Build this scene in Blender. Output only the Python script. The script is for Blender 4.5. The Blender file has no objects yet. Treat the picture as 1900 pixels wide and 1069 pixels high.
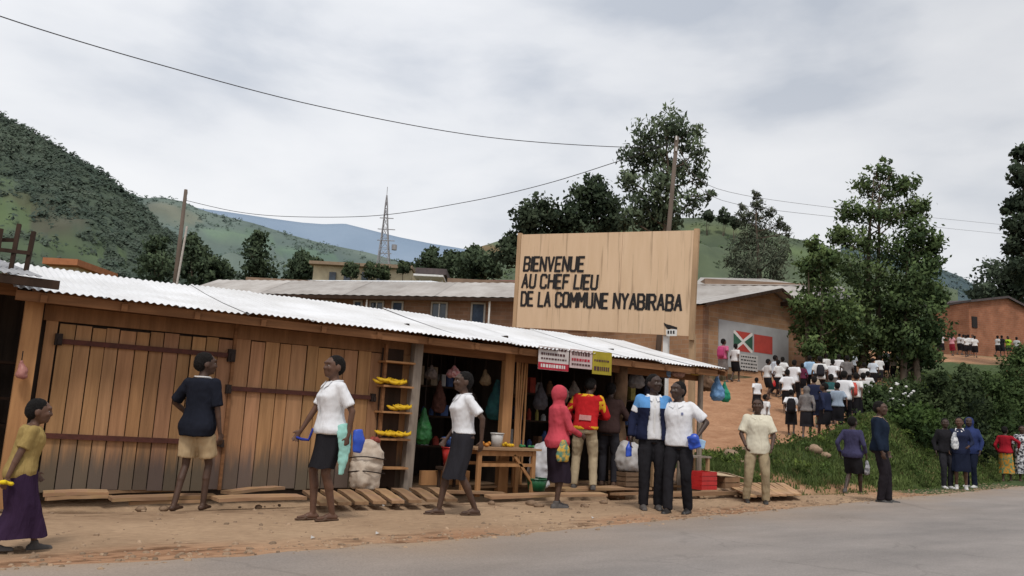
import bpy, bmesh, math, random
from mathutils import Vector, Matrix, Quaternion, noise
random.seed(11)
PI = math.pi
R = math.radians
SC = bpy.context.scene
COL = SC.collection
V = Vector

# ------------------------------------------------------------------ camera
FPX, CX, CY = 1491.0, 950.0, 534.5
CAMZ, HEAD, PITCH, ROLL = 1.15, R(54.5), R(9.03), R(3.0)
_f0 = V((math.cos(HEAD), math.sin(HEAD), 0)); _r0 = V((math.sin(HEAD), -math.cos(HEAD), 0)); _u0 = V((0, 0, 1))
_f = _f0*math.cos(PITCH) + _u0*math.sin(PITCH); _u = _u0*math.cos(PITCH) - _f0*math.sin(PITCH)
_r = _r0*math.cos(ROLL) + _u*math.sin(ROLL); _up = _u*math.cos(ROLL) - _r0*math.sin(ROLL)
EYE = V((0, 0, CAMZ))
def proj(p): q = V(p)-EYE; k = q.dot(_f); return CX+FPX*q.dot(_r)/k, CY-FPX*q.dot(_up)/k
def ray(x, y): return _f + _r*((x-CX)/FPX) - _up*((y-CY)/FPX)
def atY(x, y, Y): d = ray(x, y); return EYE + d*(Y/d.y)
def atz(x, y, z): d = ray(x, y); return EYE + d*((z-CAMZ)/d.z)
def atD(x, y, D): d = ray(x, y); return EYE + d*(D/d.dot(_f0))      # D = horizontal depth
def cam_xy(u, d): return _r0*u + _f0*d                                # lateral, depth -> world xy
cam = bpy.data.cameras.new('camera'); camo = bpy.data.objects.new('camera', cam); COL.objects.link(camo)
cam.sensor_width = 36; cam.lens = 36*FPX/1900; cam.clip_end = 9000; cam.clip_start = 0.05
M = Matrix((_r, _up, -_f)).transposed().to_4x4(); M.translation = EYE
camo.matrix_world = M; SC.camera = camo
SC.view_settings.view_transform = 'Standard'; SC.view_settings.look = 'None'
SC.view_settings.exposure = 0; SC.view_settings.gamma = 1
SC.render.engine = 'CYCLES'
SC.cycles.max_bounces = 6; SC.cycles.transparent_max_bounces = 8

# ------------------------------------------------------------------ world and sun (overcast)
SUN_AZ = V((-0.55, -0.80, 0)).normalized(); SUN_EL = R(58)
w = bpy.data.worlds.new('World'); SC.world = w; w.use_nodes = True
nt = w.node_tree; N = nt.nodes; L = nt.links; N.clear()
out = N.new('ShaderNodeOutputWorld'); bg = N.new('ShaderNodeBackground'); L.new(bg.outputs[0], out.inputs[0])
bg.inputs[1].default_value = 0.111
sky = N.new('ShaderNodeTexSky'); sky.sky_type = 'NISHITA'; sky.sun_disc = False
sky.sun_elevation = SUN_EL; sky.sun_rotation = math.atan2(SUN_AZ.x, SUN_AZ.y); sky.dust_density = 3
tc = N.new('ShaderNodeTexCoord'); mp = N.new('ShaderNodeMapping'); L.new(tc.outputs['Generated'], mp.inputs[0])
mp.inputs['Scale'].default_value = (1, 1, 2.6); mp.inputs['Location'].default_value = (3.3, 1.5, 0.2)
n1 = N.new('ShaderNodeTexNoise'); n1.inputs['Scale'].default_value = 3.2; n1.inputs['Detail'].default_value = 6; n1.inputs['Roughness'].default_value = 0.5; n1.inputs['Distortion'].default_value = .15
L.new(mp.outputs[0], n1.inputs[0])
cr = N.new('ShaderNodeValToRGB'); e = cr.color_ramp.elements
e[0].position = 0.34; e[0].color = (5.2, 5.6, 6.3, 1)
e[1].position = 0.66; e[1].color = (8.3, 8.4, 8.65, 1)
x = e.new(0.5); x.color = (7.3, 7.5, 7.9, 1)
L.new(n1.outputs[0], cr.inputs[0])
# broad darker bank of cloud towards the right, brighter towards the left and low down
vm = N.new('ShaderNodeVectorMath'); vm.operation = 'DOT_PRODUCT'; L.new(tc.outputs['Generated'], vm.inputs[0]); vm.inputs[1].default_value = _r0
mr = N.new('ShaderNodeMapRange'); L.new(vm.outputs['Value'], mr.inputs[0])
mr.inputs[1].default_value = -0.1; mr.inputs[2].default_value = 0.55; mr.inputs[3].default_value = 1.03; mr.inputs[4].default_value = 0.84
mul = N.new('ShaderNodeMix'); mul.data_type = 'RGBA'; mul.blend_type = 'MULTIPLY'; mul.inputs[0].default_value = 1
L.new(cr.outputs[0], mul.inputs[6]); L.new(mr.outputs[0], mul.inputs[7])
sz = N.new('ShaderNodeSeparateXYZ'); L.new(tc.outputs['Generated'], sz.inputs[0])
hz = N.new('ShaderNodeMapRange'); hz.interpolation_type = 'SMOOTHSTEP'; L.new(sz.outputs[2], hz.inputs[0]); hz.inputs[1].default_value = .10; hz.inputs[2].default_value = .46; hz.inputs[3].default_value = .62; hz.inputs[4].default_value = 0
br = N.new('ShaderNodeMix'); br.data_type = 'RGBA'; L.new(hz.outputs[0], br.inputs[0]); L.new(mul.outputs[2], br.inputs[6]); br.inputs[7].default_value = (8.35, 8.4, 8.5, 1)
mx = N.new('ShaderNodeMix'); mx.data_type = 'RGBA'; mx.inputs[0].default_value = 0.95
L.new(sky.outputs[0], mx.inputs[6]); L.new(br.outputs[2], mx.inputs[7]); L.new(mx.outputs[2], bg.inputs[0])
sl = bpy.data.lights.new('sun', 'SUN'); sl.energy = 1.9; sl.angle = R(11); sl.color = (1, .96, .9)
so = bpy.data.objects.new('sun', sl); COL.objects.link(so)
sdir = SUN_AZ*math.cos(SUN_EL) + V((0, 0, math.sin(SUN_EL)))
so.rotation_euler = sdir.to_track_quat('Z', 'Y').to_euler()

# ------------------------------------------------------------------ materials
MATS = {}
def mat(name, c1, c2=None, scale=6, rough=.85, bump=0, stretch=(1, 1, 1), attr=False, spec=.2, detail=5, metal=0, trans=0, grime=None, coords='Object', lo=.35, hi=.65):
    """noise-mottled surface; attr multiplies by the colour attribute 'tint'; grime=(z0,z1,colour) stains the lower part"""
    if name in MATS: return MATS[name]
    m = bpy.data.materials.new(name); MATS[name] = m; m.use_nodes = True
    nt = m.node_tree; N = nt.nodes; L = nt.links; b = N['Principled BSDF']
    b.inputs['Roughness'].default_value = rough; b.inputs['Specular IOR Level'].default_value = spec; b.inputs['Metallic'].default_value = metal
    c2 = c2 or tuple(c*.8 for c in c1)
    tc = N.new('ShaderNodeTexCoord'); mp = N.new('ShaderNodeMapping'); L.new(tc.outputs[coords], mp.inputs[0]); mp.inputs['Scale'].default_value = stretch
    n = N.new('ShaderNodeTexNoise'); n.inputs['Scale'].default_value = scale; n.inputs['Detail'].default_value = detail; n.inputs['Roughness'].default_value = .6
    L.new(mp.outputs[0], n.inputs[0])
    r = N.new('ShaderNodeValToRGB'); e = r.color_ramp.elements; e[0].position = lo; e[1].position = hi
    e[0].color = (*c2, 1); e[1].color = (*c1, 1); L.new(n.outputs[0], r.inputs[0]); o = r.outputs[0]
    if grime:
        g = N.new('ShaderNodeSeparateXYZ'); L.new(tc.outputs['Object'], g.inputs[0])
        q = N.new('ShaderNodeMapRange'); q.interpolation_type = 'SMOOTHSTEP'; q.inputs[1].default_value = grime[0]; q.inputs[2].default_value = grime[1]; q.inputs[3].default_value = 1; q.inputs[4].default_value = 0
        ad = N.new('ShaderNodeMath'); ad.operation = 'MULTIPLY_ADD'; L.new(n.outputs[0], ad.inputs[0]); ad.inputs[1].default_value = .5; L.new(g.outputs[2], ad.inputs[2])
        L.new(ad.outputs[0], q.inputs[0])
        k = N.new('ShaderNodeMix'); k.data_type = 'RGBA'; L.new(q.outputs[0], k.inputs[0]); L.new(o, k.inputs[6]); k.inputs[7].default_value = (*grime[2], 1); o = k.outputs[2]
    if attr:
        a = N.new('ShaderNodeAttribute'); a.attribute_name = 'tint'
        k = N.new('ShaderNodeMix'); k.data_type = 'RGBA'; k.blend_type = 'MULTIPLY'; k.inputs[0].default_value = 1
        L.new(o, k.inputs[6]); L.new(a.outputs[0], k.inputs[7]); o = k.outputs[2]
    L.new(o, b.inputs['Base Color'])
    if bump:
        bp = N.new('ShaderNodeBump'); bp.inputs['Strength'].default_value = bump; bp.inputs['Distance'].default_value = .02
        L.new(n.outputs[0], bp.inputs['Height']); L.new(bp.outputs[0], b.inputs['Normal'])
    if trans:
        t = N.new('ShaderNodeBsdfTranslucent'); L.new(o, t.inputs[0]); s = N.new('ShaderNodeMixShader'); s.inputs[0].default_value = trans
        L.new(b.outputs[0], s.inputs[1]); L.new(t.outputs[0], s.inputs[2]); L.new(s.outputs[0], N['Material Output'].inputs[0])
    return m
def cloth(name, c, scale=9, k=.72, rough=.95):
    '''woven cloth: worn mottling, long soft folds and a fine crumple in the bump'''
    if 'cloth_'+name in MATS: return MATS['cloth_'+name]
    m = mat('cloth_'+name, c, tuple(x*k for x in c), scale=5, rough=rough, stretch=(1, 1, .5), detail=6, spec=.03, lo=.3, hi=.62)
    nt = m.node_tree; N = nt.nodes; L = nt.links; b = N['Principled BSDF']; tc = N.new('ShaderNodeTexCoord'); prev = None
    for sc, st, dist, stren in ((7, (1, 1, .25), .032, .9), (15, (1, 1, .5), .007, .6)):
        mp = N.new('ShaderNodeMapping'); mp.inputs['Scale'].default_value = st; mp.inputs['Rotation'].default_value = (.25, .3, 0); L.new(tc.outputs['Object'], mp.inputs[0])
        n = N.new('ShaderNodeTexNoise'); n.inputs['Scale'].default_value = sc; n.inputs['Detail'].default_value = 3; n.inputs['Distortion'].default_value = .8; L.new(mp.outputs[0], n.inputs[0])
        bp = N.new('ShaderNodeBump'); bp.inputs['Strength'].default_value = stren; bp.inputs['Distance'].default_value = dist; L.new(n.outputs[0], bp.inputs['Height'])
        if prev: L.new(prev, bp.inputs['Normal'])
        prev = bp.outputs[0]
    L.new(prev, b.inputs['Normal']); return m
def brick(name, c1, c2, mortar, sc):
    m = bpy.data.materials.new(name); m.use_nodes = True; nt = m.node_tree; N = nt.nodes; L = nt.links; b = N['Principled BSDF']
    b.inputs['Roughness'].default_value = .95; b.inputs['Specular IOR Level'].default_value = .1
    tc = N.new('ShaderNodeTexCoord'); t = N.new('ShaderNodeTexBrick'); L.new(tc.outputs['UV'], t.inputs[0])
    t.inputs['Scale'].default_value = sc; t.inputs['Color1'].default_value = (*c1, 1); t.inputs['Color2'].default_value = (*c2, 1); t.inputs['Mortar'].default_value = (*mortar, 1)
    t.inputs['Mortar Size'].default_value = .015; t.inputs['Brick Width'].default_value = .5; t.inputs['Row Height'].default_value = .2
    n = N.new('ShaderNodeTexNoise'); n.inputs['Scale'].default_value = .9; n.inputs['Detail'].default_value = 6; L.new(tc.outputs['Object'], n.inputs[0])
    r = N.new('ShaderNodeMapRange'); L.new(n.outputs[0], r.inputs[0]); r.inputs[1].default_value = .3; r.inputs[2].default_value = .7; r.inputs[3].default_value = .7; r.inputs[4].default_value = 1.15
    k = N.new('ShaderNodeMix'); k.data_type = 'RGBA'; k.blend_type = 'MULTIPLY'; k.inputs[0].default_value = 1; L.new(t.outputs[0], k.inputs[6]); L.new(r.outputs[0], k.inputs[7]); L.new(k.outputs[2], b.inputs['Base Color'])
    bp = N.new('ShaderNodeBump'); bp.inputs['Strength'].default_value = .4; bp.inputs['Distance'].default_value = .02; L.new(t.outputs['Fac'], bp.inputs['Height']); bp.invert = True; L.new(bp.outputs[0], b.inputs['Normal'])
    return m

# ------------------------------------------------------------------ mesh builder
class MB:
    """collects shapes in one mesh; every face may carry a tint"""
    def __init__(s): s.v = []; s.f = []; s.t = []; s.uv = None; s.n = None
    def add(s, vs, fs, t=(1, 1, 1)):
        b = len(s.v); s.v += [V(p) for p in vs]
        for f in fs: s.f.append([b+i for i in f]); s.t.append(t)
        return s
    def box(s, c, d, rot=None, t=(1, 1, 1), taper=1.0):
        hx, hy, hz = d[0]/2, d[1]/2, d[2]/2
        ps = [V((a*hx, b*hy, -hz)) for a, b in ((-1, -1), (1, -1), (1, 1), (-1, 1))] + [V((a*hx*taper, b*hy*taper, hz)) for a, b in ((-1, -1), (1, -1), (1, 1), (-1, 1))]
        if rot is not None: ps = [rot @ p for p in ps]
        return s.add([p+V(c) for p in ps], [(3, 2, 1, 0), (4, 5, 6, 7), (0, 1, 5, 4), (1, 2, 6, 5), (2, 3, 7, 6), (3, 0, 4, 7)], t)
    def beam(s, p0, p1, wd, th, up=V((0, 0, 1)), t=(1, 1, 1)):
        """bar from p0 to p1; wd along side, th along up"""
        p0, p1 = V(p0), V(p1); d = (p1-p0); l = d.length; d.normalize()
        sd = d.cross(up)
        if sd.length < 1e-4: sd = d.cross(V((1, 0, 0)))
        sd.normalize(); u2 = sd.cross(d)
        ro = Matrix((d, sd, u2)).transposed()
        return s.box((p0+p1)/2, (l, wd, th), ro, t)
    def tube(s, pts, rads, n=8, caps=True, t=(1, 1, 1), el=None):
        pts = [V(p) for p in pts]; b = len(s.v); prev = None; m = len(pts)
        if not hasattr(rads, '__len__'): rads = [rads]*m
        for i, p in enumerate(pts):
            d = (pts[min(i+1, m-1)] - pts[max(i-1, 0)])
            d = d.normalized() if d.length > 1e-9 else V((0, 0, 1))
            if prev is None:
                a = d.orthogonal() if el is None else (V(el) - d*d.dot(V(el)))
            else: a = prev - d*d.dot(prev)
            a.normalize(); prev = a; c = d.cross(a)
            r = rads[i]; ra, rb = (r if hasattr(r, '__len__') else (r, r))
            for k in range(n):
                q = 2*PI*k/n; s.v.append(p + a*(math.cos(q)*ra) + c*(math.sin(q)*rb))
        for i in range(m-1):
            for k in range(n):
                s.f.append([b+i*n+k, b+i*n+(k+1) % n, b+(i+1)*n+(k+1) % n, b+(i+1)*n+k]); s.t.append(t)
        if caps:
            s.f.append([b+k for k in range(n)][::-1]); s.t.append(t); s.f.append([b+(m-1)*n+k for k in range(n)]); s.t.append(t)
        return s
    def cap(s, p0, p1, r0, r1, n=10, e=None):
        """round-ended tapering limb"""
        p0, p1 = V(p0), V(p1); d = (p1-p0).normalized()
        ps = []; rs = []
        for a in (-80, -50, -20): ps.append(p0 + d*r0*math.sin(R(a))); rs.append(r0*math.cos(R(a)))
        for a in (20, 50, 80): ps.append(p1 + d*r1*math.sin(R(a))); rs.append(r1*math.cos(R(a)))
        if e: rs = [(r*e[1], r*e[2]) for r in rs]; return s.tube(ps, rs, n, el=e[0])
        return s.tube(ps, rs, n)
    def ell(s, c, r, rot=None, nu=12, nv=8, t=(1, 1, 1), jit=0):
        b = len(s.v); c = V(c)
        def P(a, q):
            p = V((r[0]*math.cos(a)*math.cos(q), r[1]*math.cos(a)*math.sin(q), r[2]*math.sin(a)))
            if jit: p *= 1+random.uniform(-jit, jit)
            return c + ((rot @ p) if rot is not None else p)
        s.v.append(P(-PI/2, 0))
        for j in range(1, nv):
            for k in range(nu): s.v.append(P(-PI/2+PI*j/nv, 2*PI*k/nu))
        s.v.append(P(PI/2, 0)); top = len(s.v)-1
        for k in range(nu): s.f.append([b, b+1+(k+1) % nu, b+1+k]); s.t.append(t)
        for j in range(nv-2):
            for k in range(nu):
                s.f.append([b+1+j*nu+k, b+1+j*nu+(k+1) % nu, b+1+(j+1)*nu+(k+1) % nu, b+1+(j+1)*nu+k]); s.t.append(t)
        for k in range(nu): s.f.append([top, b+1+(nv-2)*nu+k, b+1+(nv-2)*nu+(k+1) % nu]); s.t.append(t)
        return s
    def quad(s, a, b, c, d, t=(1, 1, 1)): return s.add([a, b, c, d], [(0, 1, 2, 3)], t)
    def mesh(s, name):
        me = bpy.data.meshes.new(name); me.from_pydata([tuple(p) for p in s.v], [], s.f); me.update(); return me
    def build(s, name, m, parent=None, smooth=False, tint=False, origin=None, uvw=None):
        if origin is not None: s.v = [p-V(origin) for p in s.v]
        me = s.mesh(name)
        if tint:
            a = me.color_attributes.new('tint', 'FLOAT_COLOR', 'CORNER'); buf = []
            for f, t in zip(s.f, s.t): buf += [t[0], t[1], t[2], 1]*len(f)
            a.data.foreach_set('color', buf)
        if uvw:                                     # uv in metres along the wall
            uv = me.uv_layers.new(name='uv'); 
            for p in me.polygons:
                n = p.normal
                for li in p.loop_indices:
                    q = me.vertices[me.loops[li].vertex_index].co
                    if abs(n.z) > .8: c = (q.x, q.y)
                    else:
                        h = V((-n.y, n.x, 0)).normalized(); c = (q.dot(h), q.z)
                    uv.data[li].uv = c
        if smooth: me.polygons.foreach_set('use_smooth', [True]*len(me.polygons))
        if s.n and len(s.n) == len(s.v): me.polygons.foreach_set('use_smooth', [True]*len(me.polygons)); me.normals_split_custom_set_from_vertices([tuple(q) for q in s.n])
        me.materials.append(m)
        return obj(name, me, parent, origin)
def obj(name, me, parent=None, loc=None):
    o = bpy.data.objects.new(name, me); COL.objects.link(o)
    if parent is not None: o.parent = parent
    if loc is not None: o.location = loc
    return o
def tag(o, label, cat, group=None):
    o['label'] = label; o['category'] = cat
    if group: o['group'] = group
    return o
def thing(name, label, cat, loc=(0, 0, 0), rz=0, group=None):
    o = obj(name, None, None, loc); o.rotation_euler = (0, 0, rz); o.empty_display_size = .2
    return tag(o, label, cat, group)
def struct(o): o['kind'] = 'structure'; return o
def stuff(o, label, cat): o['kind'] = 'stuff'; o['label'] = label; o['category'] = cat; return o
KIDS = {}
def dup(src, loc, rz=None, scale=None, label=None):
    def cp(o, par):
        c = o.copy(); COL.objects.link(c)
        if par is not None: c.parent = par
        for ch in [q for q in COL.objects if q.parent == o]: cp(ch, c)
        return c
    c = cp(src, None); c.location = loc
    if rz is not None: c.rotation_euler = (0, 0, rz)
    if scale: c.scale = (scale,)*3
    if label: c['label'] = label
    return c
def jit(a, b=None): return random.uniform(-a, a) if b is None else random.uniform(a, b)
def sstep(a, b, x):
    t = max(0, min(1, (x-a)/(b-a))); return t*t*(3-2*t)
def interp(tab, x):
    if x <= tab[0][0]: return tab[0][1]
    for (a, b), (c, d) in zip(tab, tab[1:]):
        if x <= c: return b + (d-b)*(x-a)/(c-a)
    return tab[-1][1]
# ------------------------------------------------------------------ ground, road, hills
ROAD = [(-400, 8), (-30, 6.3), (0, 6.25), (2.5, 6.3), (4.8, 6.53), (9.6, 7.35), (14, 8.05), (24, 9.75), (40, 13), (70, 21), (120, 40), (200, 90), (400, 260)]
DITCH = [(-400, 12), (10, 9.3), (14.1, 9.56), (20, 10.25), (30, 12.4), (45, 16.6), (80, 29), (200, 108), (400, 280)]
PROF = [(-500, 0), (14.5, 0), (17.5, .3), (21, .6), (24, .92), (26, 1.2), (29, 1.98), (33, 2.95), (38, 4.0), (60, 7.4), (80, 9.3), (130, 12), (3000, 14)]
def road_y(x): return interp(ROAD, x)
def ditch_y(x): return interp(DITCH, x)
def ground_z(x, y):
    dpt = _f0.x*x + _f0.y*y
    d = y - ditch_y(x)
    z = interp(PROF, dpt)*(sstep(-.1, 2.2, d) if x > 11.6 else 1)
    if x > 11.6:
        hb = .68*sstep(12.3, 13.9, x) + .62*sstep(15.2, 17.5, x) + .5*sstep(18, 23, x)
        rt = (_r0.x*x + _r0.y*y)/max(1, dpt); bank = hb*(.6+.4*sstep(.34, .48, rt))*sstep(.15, 1.7+1.2*sstep(.34, .48, rt), d)*(1 - sstep(2.2, 4.6, d)*(1-sstep(.36, .47, rt)))
        if 13.4 < x < 15.6: bank -= .35*sstep(1, 0, abs(x-14.5))*sstep(1.3, .5, abs(d-1.2))
        z = max(z, bank) + .06*sstep(0, 2, d)*(noise.noise(V((x*1.3, y*1.3, 0))))
        z -= .13*sstep(.38, .05, abs(d+.12))*sstep(12.4, 14, x)*sstep(45, 30, x)          # small roadside ditch
    elif y > 14 and dpt > 15: z += .07*noise.noise(V((x*.8, y*.8, 0)))
    if .8 < x < 11.7 and 9 < y < 10.2: z -= .2*sstep(9.15, 9.32, y)*sstep(10.1, 9.95, y)          # open drain under the boardwalk
    if x <= 13 and 7 < y < 10: z += .025*noise.noise(V((x*1.1, y*1.7, 3)))*sstep(7, 7.6, y)
    return z
def ground(px, py, lo=6, hi=160):
    """where the ray through the pixel meets the ground"""
    d = ray(px, py); d = d/d.dot(_f0); p = EYE + d*lo; s = lo
    while s < hi:
        p = EYE + d*s
        if p.z <= ground_z(p.x, p.y): break
        s += .04
    return V((p.x, p.y, ground_z(p.x, p.y)))
def axis(lo, hi, a, b, fine, g=1.13):
    xs = []; x = a
    while x <= b: xs.append(x); x += fine
    st = fine; x = b
    while x < hi: st *= g; x += st; xs.append(x)
    st = fine; x = a
    while x > lo: st *= g; x -= st; xs.insert(0, x)
    return xs
xs = axis(-1500, 1800, -2, 32, .24); ys = axis(-300, 1800, 5.6, 30, .2)
g = MB(); nx = len(xs)
for yy in ys:
    for xx in xs: g.v.append(V((xx, yy, ground_z(xx, yy))))
for j in range(len(ys)-1):
    for i in range(nx-1): g.f.append([j*nx+i, j*nx+i+1, (j+1)*nx+i+1, (j+1)*nx+i])
def grassy(x, y):
    d = y - ditch_y(x); dpt = _f0.x*x+_f0.y*y; lat = _r0.x*x+_r0.y*y
    a = 0
    if x > 11.9:
        a = sstep(-.35, .1, d)*sstep(12.5, 13.5, x + .5*noise.noise(V((x, y, 4))))*(1-sstep(2.9, 3.7, d))
        if d > 0 and 13.8 < x < 15.3: a *= 1-.9*sstep(.8, .3, abs(x-14.5))*sstep(.9, .3, abs(d-.9))
        if 0 < d < .5 and x < 17.5: a *= .15
    if dpt > 34 and lat < 5: a = max(a, .8*sstep(5, -4, lat))
    if dpt > 17 and dpt < 50: a = max(a, sstep(.455, .50, lat/dpt))
    if dpt >= 50: a = max(a, sstep(34, 38, lat))
    if dpt > 95: a = max(a, .9)
    return a
def shade_ground():
    m = bpy.data.materials.new('dirt_and_grass'); m.use_nodes = True; nt = m.node_tree; N = nt.nodes; L = nt.links; b = N['Principled BSDF']
    b.inputs['Roughness'].default_value = .97; b.inputs['Specular IOR Level'].default_value = .08
    tc = N.new('ShaderNodeTexCoord')
    def nz(sc, det=6, st=(1, 1, 1)):
        mp = N.new('ShaderNodeMapping'); mp.inputs['Scale'].default_value = st; L.new(tc.outputs['Object'], mp.inputs[0])
        n = N.new('ShaderNodeTexNoise'); n.inputs['Scale'].default_value = sc; n.inputs['Detail'].default_value = det; n.inputs['Roughness'].default_value = .62; L.new(mp.outputs[0], n.inputs[0]); return n.outputs[0]
    def ramp(i, a, ca, bb, cb):
        r = N.new('ShaderNodeValToRGB'); e = r.color_ramp.elements; e[0].position = a; e[0].color = (*ca, 1); e[1].position = bb; e[1].color = (*cb, 1); L.new(i, r.inputs[0]); return r.outputs[0]
    def mix(f, a, bb):
        k = N.new('ShaderNodeMix'); k.data_type = 'RGBA'; L.new(f, k.inputs[0]); L.new(a, k.inputs[6]); L.new(bb, k.inputs[7]); return k.outputs[2]
    at = N.new('ShaderNodeAttribute'); at.attribute_name = 'zone'; sp = N.new('ShaderNodeSeparateColor'); L.new(at.outputs['Color'], sp.inputs[0])
    big = nz(.55, 7); fine = nz(9, 6, (1, 2.2, 1))
    pale = ramp(big, .32, (.295, .195, .122), .66, (.435, .30, .192))
    red = ramp(nz(1.6, 7), .3, (.285, .14, .075), .7, (.445, .25, .145))
    d = mix(sp.outputs['Green'], pale, red)
    gr = ramp(nz(3.5, 8), .3, (.035, .055, .02), .7, (.088, .118, .048))
    c = mix(sp.outputs['Red'], d, gr)
    r = N.new('ShaderNodeMapRange'); L.new(fine, r.inputs[0]); r.inputs[1].default_value = .25; r.inputs[2].default_value = .75; r.inputs[3].default_value = .78; r.inputs[4].default_value = 1.18
    k = N.new('ShaderNodeMix'); k.data_type = 'RGBA'; k.blend_type = 'MULTIPLY'; k.inputs[0].default_value = 1; L.new(c, k.inputs[6]); L.new(r.outputs[0], k.inputs[7])
    crust = ramp(nz(4.5, 9, (.6, 1.7, 1)), .40, (.42, .38, .36), .52, (1, 1, 1)); cf = N.new('ShaderNodeMath'); cf.operation = 'MULTIPLY'; cf.inputs[1].default_value = 1.0; L.new(sp.outputs['Blue'], cf.inputs[0])
    k4 = N.new('ShaderNodeMix'); k4.data_type = 'RGBA'; k4.blend_type = 'MULTIPLY'; L.new(cf.outputs[0], k4.inputs[0]); L.new(k.outputs[2], k4.inputs[6]); L.new(crust, k4.inputs[7])
    L.new(k4.outputs[2], b.inputs['Base Color'])
    bp = N.new('ShaderNodeBump'); bp.inputs['Strength'].default_value = .5; bp.inputs['Distance'].default_value = .05; L.new(fine, bp.inputs['Height']); L.new(bp.outputs[0], b.inputs['Normal'])
    return m
go = struct(g.build('ground', shade_ground(), smooth=True))
a = go.data.color_attributes.new('zone', 'FLOAT_COLOR', 'POINT'); buf = []
for p in g.v:
    dpt = _f0.x*p.x+_f0.y*p.y
    red = max(sstep(14.5, 17.5, dpt)*.95, .75*sstep(.55, .1, abs(p.y-road_y(p.x)-.18+.2*noise.noise(V((p.x*.9, 0, 0)))))*sstep(-.25, .2, noise.noise(V((p.x*.45, 5, 0)))+.12)*sstep(13, 9, p.x))
    buf += [max(0, min(1, grassy(p.x, p.y)+.25*noise.noise(p*1.7) if 0.05 < grassy(p.x, p.y) < .95 else grassy(p.x, p.y))), red, max(0, min(1, max(sstep(.6, .1, abs(p.y-road_y(p.x)-.22+.25*noise.noise(V((p.x*.9, 0, 0)))))*sstep(-.2, .15, noise.noise(V((p.x*.5, 5, 0)))+.1), .8*sstep(.9, .2, abs(p.y-9.15))*sstep(12.5, 11, p.x)))) if p.y < 12 else 0, 1]
a.data.foreach_set('color', buf)

# asphalt: 4 mm above the ground, ragged broken edge
rd = MB(); rx = axis(-300, 300, -4, 30, .09, 1.25); rows = 8; n = len(rx)
for j in range(rows):
    for xx in rx:
        e = road_y(xx) + .10*noise.noise(V((xx*.8, 1, 0))) + .07*noise.noise(V((xx*2.6, 7, 0))) + .03*noise.noise(V((xx*9, 3, 0)))
        yy = e - (0, .04, .3, 1, 2, 4, 7, 9)[j]
        rd.v.append(V((xx, yy, .005 if j == 0 else (.012 if j == 1 else .02))))
for j in range(rows-1):
    for i in range(n-1): rd.f.append([j*n+i, (j+1)*n+i, (j+1)*n+i+1, j*n+i+1]); rd.t.append((1, 1, 1))
asph = mat('asphalt', (.275, .247, .23), (.195, .178, .168), scale=.8, rough=.9, bump=.0, stretch=(.5, 1.6, 1), detail=9)
nt = asph.node_tree; N = nt.nodes; L = nt.links; b = N['Principled BSDF']; src = b.inputs['Base Color'].links[0].from_socket
tcn = N.new('ShaderNodeTexCoord'); n2 = N.new('ShaderNodeTexNoise'); n2.inputs['Scale'].default_value = 70; n2.inputs['Detail'].default_value = 2; L.new(tcn.outputs['Object'], n2.inputs[0])
k = N.new('ShaderNodeMix'); k.data_type = 'RGBA'; k.blend_type = 'MULTIPLY'; k.inputs[0].default_value = 1; mr2 = N.new('ShaderNodeMapRange'); L.new(n2.outputs[0], mr2.inputs[0]); mr2.inputs[3].default_value = .72; mr2.inputs[4].default_value = 1.28
at = N.new('ShaderNodeAttribute'); at.attribute_name = 'dust'; k2 = N.new('ShaderNodeMix'); k2.data_type = 'RGBA'; k2.inputs[7].default_value = (.36, .25, .16, 1)
L.new(at.outputs['Fac'], k2.inputs[0]); L.new(src, k2.inputs[6]); L.new(k2.outputs[2], k.inputs[6]); L.new(mr2.outputs[0], k.inputs[7]); L.new(k.outputs[2], b.inputs['Base Color'])
bp = N.new('ShaderNodeBump'); bp.inputs['Strength'].default_value = .5; bp.inputs['Distance'].default_value = .01; L.new(n2.outputs[0], bp.inputs['Height']); L.new(bp.outputs[0], b.inputs['Normal'])
wn = N.new('ShaderNodeTexNoise'); wn.inputs['Scale'].default_value = 3; L.new(tcn.outputs['Object'], wn.inputs[0]); va = N.new('ShaderNodeVectorMath'); va.operation = 'MULTIPLY_ADD'; va.inputs[1].default_value = (.35, .35, 0); L.new(wn.outputs['Color'], va.inputs[0]); L.new(tcn.outputs['Object'], va.inputs[2])
vo = N.new('ShaderNodeTexVoronoi'); vo.feature = 'DISTANCE_TO_EDGE'; vo.inputs['Scale'].default_value = .55; L.new(va.outputs[0], vo.inputs[0])
cm = N.new('ShaderNodeMapRange'); L.new(vo.outputs['Distance'], cm.inputs[0]); cm.inputs[1].default_value = .002; cm.inputs[2].default_value = .012; cm.inputs[3].default_value = .87; cm.inputs[4].default_value = 1
bn = N.new('ShaderNodeTexNoise'); bn.inputs['Scale'].default_value = .7; L.new(tcn.outputs['Object'], bn.inputs[0]); bm_ = N.new('ShaderNodeMapRange'); L.new(bn.outputs[0], bm_.inputs[0]); bm_.inputs[1].default_value = .48; bm_.inputs[2].default_value = .62; bm_.inputs[3].default_value = 1; bm_.inputs[4].default_value = 0
mxx = N.new('ShaderNodeMath'); mxx.operation = 'MAXIMUM'; L.new(cm.outputs[0], mxx.inputs[0]); L.new(bm_.outputs[0], mxx.inputs[1])
k3 = N.new('ShaderNodeMix'); k3.data_type = 'RGBA'; k3.blend_type = 'MULTIPLY'; k3.inputs[0].default_value = 1; L.new(k.outputs[2], k3.inputs[6]); L.new(mxx.outputs[0], k3.inputs[7]); L.new(k3.outputs[2], b.inputs['Base Color'])
ro = struct(rd.build('road', asph, smooth=True))
a = ro.data.color_attributes.new('dust', 'FLOAT_COLOR', 'POINT'); buf = []
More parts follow.
